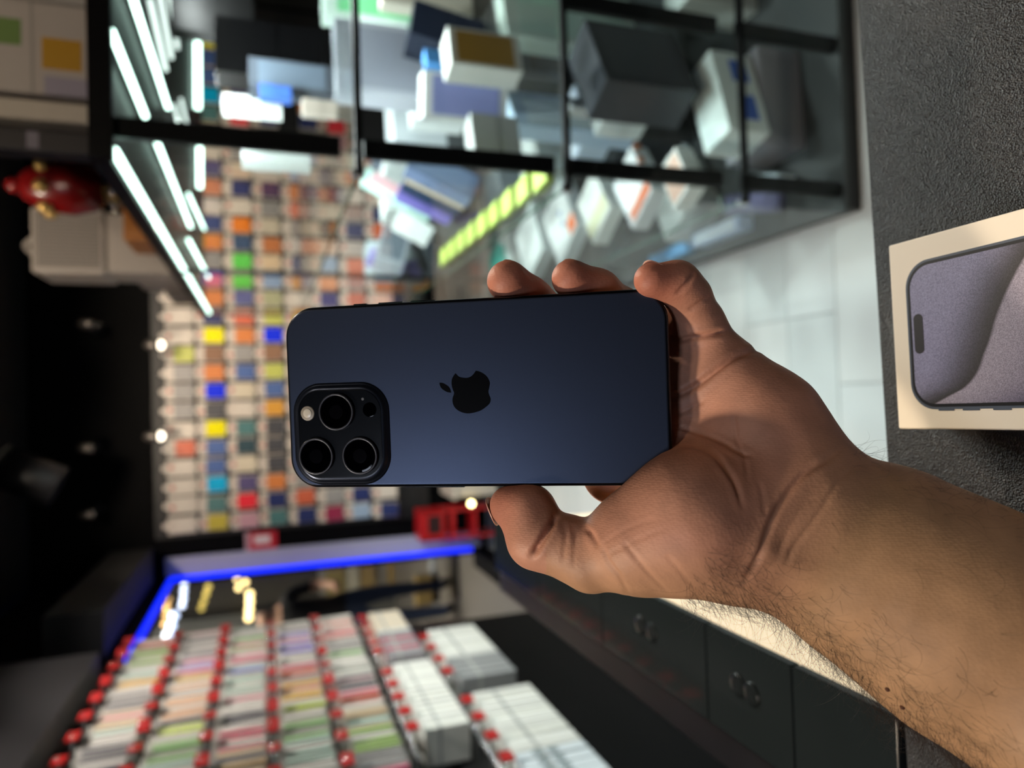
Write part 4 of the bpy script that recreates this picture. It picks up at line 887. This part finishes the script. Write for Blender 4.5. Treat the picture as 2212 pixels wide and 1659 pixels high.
# person in the hall: dark top, blue jeans, seen from behind the rack
def hall_person():
    p = at(700, 1322, Y=5.6); vs = [(0, 0, .82), (0, 0, 1.02), (0, 0, 1.22), (0, 0, 1.36), (0, 0, 1.45), (0, 0, 1.58), (-.09, 0, .80), (-.10, .03, .46), (-.11, .0, .09), (-.11, -.12, .04), (.09, 0, .80), (.10, -.03, .46), (.11, .02, .09), (.11, -.10, .04),
          (-.17, 0, 1.33), (-.24, .02, 1.10), (-.16, -.14, .98), (-.10, -.18, 1.0), (.17, 0, 1.33), (.23, .0, 1.10), (.17, -.14, .96), (.11, -.18, .98)]
    es = [(0, 1), (1, 2), (2, 3), (3, 4), (4, 5), (0, 6), (6, 7), (7, 8), (8, 9), (0, 10), (10, 11), (11, 12), (12, 13), (3, 14), (14, 15), (15, 16), (16, 17), (3, 18), (18, 19), (19, 20), (20, 21)]
    rad = [.13, .12, .135, .10, .05, .085, .085, .06, .045, .035, .085, .06, .045, .035, .06, .045, .035, .03, .06, .045, .035, .03]
    me = bpy.data.meshes.new('body'); me.from_pydata(vs, es, []); o = bpy.data.objects.new('person', me); COL.objects.link(o)
    sk = o.modifiers.new('s', 'SKIN'); ss = o.modifiers.new('u', 'SUBSURF'); ss.levels = ss.render_levels = 2
    for i, r in enumerate(rad): me.skin_vertices[0].data[i].radius = (r, r * (.8 if i < 4 else 1))
    me.skin_vertices[0].data[0].use_root = True
    dg = bpy.context.evaluated_depsgraph_get(); em_ = bpy.data.meshes.new_from_object(o.evaluated_get(dg)); o.modifiers.clear(); o.data = em_; em_.shade_smooth()
    for m in (mat('skin_far', '#b08a74', .6), mat('top_black', '#0d0d11', .7), mat('jeans', '#33405a', .8), mat('hair_far', '#2a1c14', .7), mat('shoe', '#1a1a1a', .6)): em_.materials.append(m)
    for f in em_.polygons:
        c = f.center; f.material_index = 4 if c.z < .09 else 2 if c.z < .90 and abs(c.x) < .20 and c.y > -.13 else 3 if c.z > 1.56 else 0 if c.z > 1.40 or (abs(c.x) > .13 and c.z < 1.16) or c.y < -.13 else 1
    o.location = (p.x, 5.6, 0); o.rotation_euler = (0, 0, .5); o.scale = (.95, .95, .95)
    return tag(o, 'person in a black top and blue jeans standing in the hall beyond the window', 'person')
hall_person()
ld = bpy.data.lights.new('hall_glow', 'POINT'); ld.energy = 300; ld.color = (1, .9, .72); ld.shadow_soft_size = .3
lo_ = bpy.data.objects.new('hall_glow', ld); COL.objects.link(lo_); lo_.location = (-1.7, 5.6, 2.9)
# red sticker, small bulb, red stand and low cream cabinet along the back wall
p0 = at(530, 1195, Y=BY - .01); p1 = at(598, 1137, Y=BY - .01)
st = tag(empty('wall_notice', ((p0.x + p1.x) / 2, BY - .001, p1.z)), 'square red notice with a white bar on the black wall below the case rows', 'notice')
w_, h_ = p1.x - p0.x, p0.z - p1.z
lbox('plate', (-w_ / 2, -.006, 0), (w_ / 2, 0, h_), mat('notice_red', '#c51f30', .4), st, .001); lbox('white_bar', (-w_ * .17, -.0072, h_ * .22), (w_ * .17, -.006, h_ * .72), mat('notice_white', '#e6d5d8', .5), st)
lbox('pale_margin', (-w_ / 2, -.0068, h_ * .86), (w_ / 2, -.006, h_), mat('notice_pale', '#c49aa4', .5), st)
bc = tag(empty('low_cabinet', (-.25, 4.42, 0)), 'low cream cabinet against the back wall under the cases', 'cabinet')
rel(box('carcass', (-.60, 4.25, .04), (.42, BY - .03, .30), mat('cab_cream', '#b9b0a6', .5), None, .003), bc); rel(box('worktop', (-.61, 4.24, .30), (.42, BY - .03, .325), mat('cab_top', '#cfc6bb', .4), None, .003), bc)
rel(box('plinth', (-.58, 4.27, 0), (.40, BY - .04, .04), MC['plinth_black']), bc)
for i in range(2): d_ = rel(box('door', (-.595 + i * .51, 4.235, .05), (-.095 + i * .51, 4.25, .295), mat('cab_door', '#c4bbb0', .45), None, .002), bc); cyl('handle', (0, -.02, .2), (.08, -.02, .2), .005, M_PEG, d_, 10)
rs_ = tag(empty('red_stand', (-.77, 4.40, 0)), 'red metal box stand on the floor between window and cream cabinet', 'stand')
M_RED = mat('stand_red', '#b3151a', .35)
rz0, rz1 = .16, .52
for sx in (-.085, .085):
    for sy in (-.08, .08): lbox('leg', (sx - .008, sy - .008, 0), (sx + .008, sy + .008, rz1), M_RED, rs_)
lbox('tray', (-.093, -.088, rz0), (.093, .088, rz0 + .015), M_RED, rs_); lbox('top_box', (-.093, -.088, rz1 - .16), (.093, .088, rz1), M_RED, rs_, .006); lbox('side_rail', (-.093, -.09, .30), (.093, -.08, .33), M_RED, rs_)
lbox('dark_inset', (-.05, -.0895, rz1 - .13), (.06, -.088, rz1 - .05), mat('inset_dark', '#2a0a0c', .5), rs_)
p = at(1018, 1088, Y=4.2); lo2 = tag(empty('indicator_lamp', (p.x, 4.2, p.z)), 'small warm indicator lamp on a thin stalk above the red stand', 'lamp')
bm = bmesh.new(); bmesh.ops.create_uvsphere(bm, u_segments=14, v_segments=8, radius=.016); link('bulb', bm_mesh('bulb', bm), mat('indicator', '#ffe9a8', .4, emit=14, ecol='#ffe7a0'), lo2); cyl('stalk', (0, 0, -p.z), (0, 0, -.012), .004, M_CAN, lo2, 8)

# ---------------------------------------------------------------- things on the roof of the showcase and lamps high up
RZ = SZ1 + .0165
def tbox(name, label, cat, lo, hi, m, parts=()):
    o = tag(empty(name, ((lo[0] + hi[0]) / 2, (lo[1] + hi[1]) / 2, lo[2])), label, cat)
    w, d, h = [hi[i] - lo[i] for i in range(3)]
    lbox('carton', (-w / 2, -d / 2, 0), (w / 2, d / 2, h), m, o, .003)
    for nm, u0, u1, v0, v1, c in parts: lbox(nm, (-w / 2 + u0 * w, -d / 2 - .0008, v0 * h), (-w / 2 + u1 * w, -d / 2, v1 * h), pmat(c), o)
    return o
M_WB = mat('white_carton', '#b7ada3', .6, var=.03); M_WB2 = mat('white_carton_b', '#aaa39b', .6, var=.03)
tbox('storage_carton', 'white carton with green print and an amber label on top of the showcase', 'box', (.545, 1.40, RZ), (.705, 1.75, RZ + .30), M_WB,
     [('green_print', .50, .78, .36, .60, '#6f8a4a'), ('amber_label', .28, .62, .06, .26, '#b98a1c'), ('seam_tape', 0, 1, .30, .315, '#9d958c'), ('lilac_label', 0, .20, .03, .25, '#9d95a2')])
tbox('storage_carton', 'white carton with grey line drawings on top of the showcase, out past the green print', 'box', (.708, 1.40, RZ), (1.02, 1.75, RZ + .30), M_WB2,
     [('line_drawing', .05, .38, .42, .44, '#7d766f'), ('line_drawing', .05, .38, .76, .78, '#7d766f'), ('line_drawing', .05, .06, .42, .78, '#7d766f'), ('line_drawing', .37, .38, .42, .78, '#7d766f'), ('line_drawing', .08, .12, .50, .70, '#8f8880'), ('line_drawing', .16, .20, .50, .70, '#8f8880'), ('line_drawing', .28, .32, .50, .70, '#8f8880')])
tbox('flat_carton', 'thin cream carton on edge beside the green printed carton', 'box', (.500, 1.40, RZ), (.534, 1.46, RZ + .30), mat('cream_edge', '#c0b5a4', .6))
tbox('flat_carton', 'thin dark carton with pale stripes on edge at the showcase corner', 'box', (.452, 1.42, RZ), (.490, 1.47, RZ + .30), mat('dark_edge', '#221d1d', .5), [('pale_stripe', .1, .9, .30, .36, '#77707a'), ('pale_stripe', .1, .9, .58, .66, '#5f5c74'), ('pale_stripe', .1, .9, .80, .86, '#8a8278')])
# red and gold ornament
og = tag(empty('ornament', (.555, 2.02, RZ)), 'red and gold ornament with a silver bead skirt on the showcase roof', 'ornament')
M_OR = mat('lacquer_red', '#6e0f10', .25); M_GO = mat('gold', '#c7a765', .3, .7, var=.1)
link('body', bm_mesh('body', lathe([(.03, .10), (.055, .12), (.065, .17), (.06, .22), (.045, .26), (.03, .28)], 28)), M_OR, og, smooth=True)
link('base', bm_mesh('base', lathe([(.05, 0), (.055, .01), (.05, .03), (.03, .05), (.028, .10)], 28)), M_GO, og, smooth=True)
for i in range(7):
    a = 2 * math.pi * i / 7; bm = bmesh.new(); bmesh.ops.create_uvsphere(bm, u_segments=12, v_segments=8, radius=.017); link('gold_knob', bm_mesh('gold_knob', bm), M_GO, og, (.062 * math.cos(a), .062 * math.sin(a), .225), True)
for i in range(10):
    a = 2 * math.pi * i / 10; bm = bmesh.new(); bmesh.ops.create_uvsphere(bm, u_segments=10, v_segments=6, radius=.011); link('silver_bead', bm_mesh('silver_bead', bm), mat('silver', '#b9b5b0', .15, .9), og, (.05 * math.cos(a), .05 * math.sin(a), .075), True)
bm = bmesh.new(); bmesh.ops.create_uvsphere(bm, u_segments=14, v_segments=8, radius=.02); link('finial', bm_mesh('finial', bm), M_OR, og, (0, 0, .295), True)
tbox('flat_carton', 'orange brown carton behind the red ornament on the showcase roof', 'box', (.47, 2.2, RZ), (.60, 2.4, RZ + .09), pmat('#96602c'))
# white device with a perforated upper grille
sx, sy = .528, 2.62
sp_ = tag(empty('air_purifier', (sx, sy, RZ)), 'white square appliance with a perforated upper grille standing on the showcase', 'appliance')
M_AW = mat('appliance_white', '#a49c95', .5, var=.02)
lbox('body', (-.095, -.10, 0), (.095, .10, .19), M_AW, sp_, .008); lbox('grille_housing', (-.102, -.11, .191), (.102, .11, .395), M_AW, sp_, .012)
bm = bmesh.new()
for i in range(15):
    for j in range(15):
        bmesh.ops.create_circle(bm, cap_ends=True, segments=6, radius=.0035, matrix=Matrix.Translation((-.077 + .011 * i, -.1106, .214 + .011 * j)) @ Matrix.Rotation(math.pi / 2, 4, 'X'))
gr = lbox('grille', (-.088, -.1105, .205), (.088, -.1095, .385), mat('grille_grey', '#857e78', .5), sp_); hs = link('grille_hole', bm_mesh('grille_hole', bm), mat('hole_dark', '#4a4542', .6), gr); hs.location = (-.0, .11, -.205); hs['kind'] = 'stuff'
for s_ in (-1, 1): cyl('handle', (s_ * .05, 0, .395), (0, 0, .44), .008, M_AW, sp_, 10)
tbox('storage_carton', 'beige carton behind the white appliance on the showcase', 'box', (.46, 2.80, RZ), (.64, 3.05, RZ + .16), mat('beige_carton', '#9a9088', .6), [('brown_label', .5, .9, .1, .5, '#9a6a34')])
tbox('storage_carton', 'grey carton with a brown end at the far end of the showcase roof', 'box', (.46, 3.15, RZ), (.66, 3.45, RZ + .10), mat('grey_carton', '#837b76', .6), [('brown_label', .1, .4, .15, .8, '#a0683a')])
# lamps over the back wall
def wall_lamp(x, y, label, lit):
    p = at(x, y, Y=4.36); o = tag(empty('wall_lamp', (p.x, BY - .001, p.z)), label, 'lamp', 'lamps above the case wall')
    cyl('wall_plate', (0, -.012, 0), (0, 0, 0), .03, M_CAN, o); cyl('arm', (0, -.24, 0), (0, -.012, 0), .008, mat('arm_grey', '#3a3838', .35, .6), o, 10)
    link('head', bm_mesh('head', lathe([(.012, .05), (.028, .03), (.03, -.02), (.026, -.03)], 20)), mat('lamp_steel', '#6f6a66', .25, .7), o, (0, -.25, 0), True)
    if lit: bm = bmesh.new(); bmesh.ops.create_uvsphere(bm, u_segments=14, v_segments=8, radius=.024); link('bulb', bm_mesh('bulb', bm), mat('wall_bulb', '#fff2da', .4, emit=5, ecol='#fff0d8'), o, (0, -.25, -.035), True)
wall_lamp(330, 745, 'small lit lamp above the case wall, towards the showcase', True)
wall_lamp(330, 943, 'small lit lamp above the case wall, towards the window', True)
wall_lamp(188, 700, 'small unlit steel lamp high on the black wall, towards the showcase', False)
wall_lamp(188, 968, 'small unlit steel lamp high on the black wall, towards the window', False)
wall_lamp(190, 1112, 'small unlit steel lamp high in the corner over the window', False)
def big_can():
    p = at(62, 1030, Y=3.9); d = Vector((-.42, .05, -.85)).normalized()
    o = tag(empty('track_spotlight', (p.x, p.y, CZ)), 'large black track spotlight hanging unlit below the ceiling', 'spotlight'); c = Vector((0, 0, p.z - CZ))
    cyl('can', c - d * .13, c + d * .13, .10, M_CAN, o, 32); cyl('front_ring', c - d * .135, c - d * .128, .103, mat('ring_light', '#8d877f', .4), o, 32); cyl('stem', c, (0, 0, 0), .012, M_CAN, o, 10); cyl('canopy', (0, 0, -.02), (0, 0, 0), .05, M_CAN, o)
big_can()
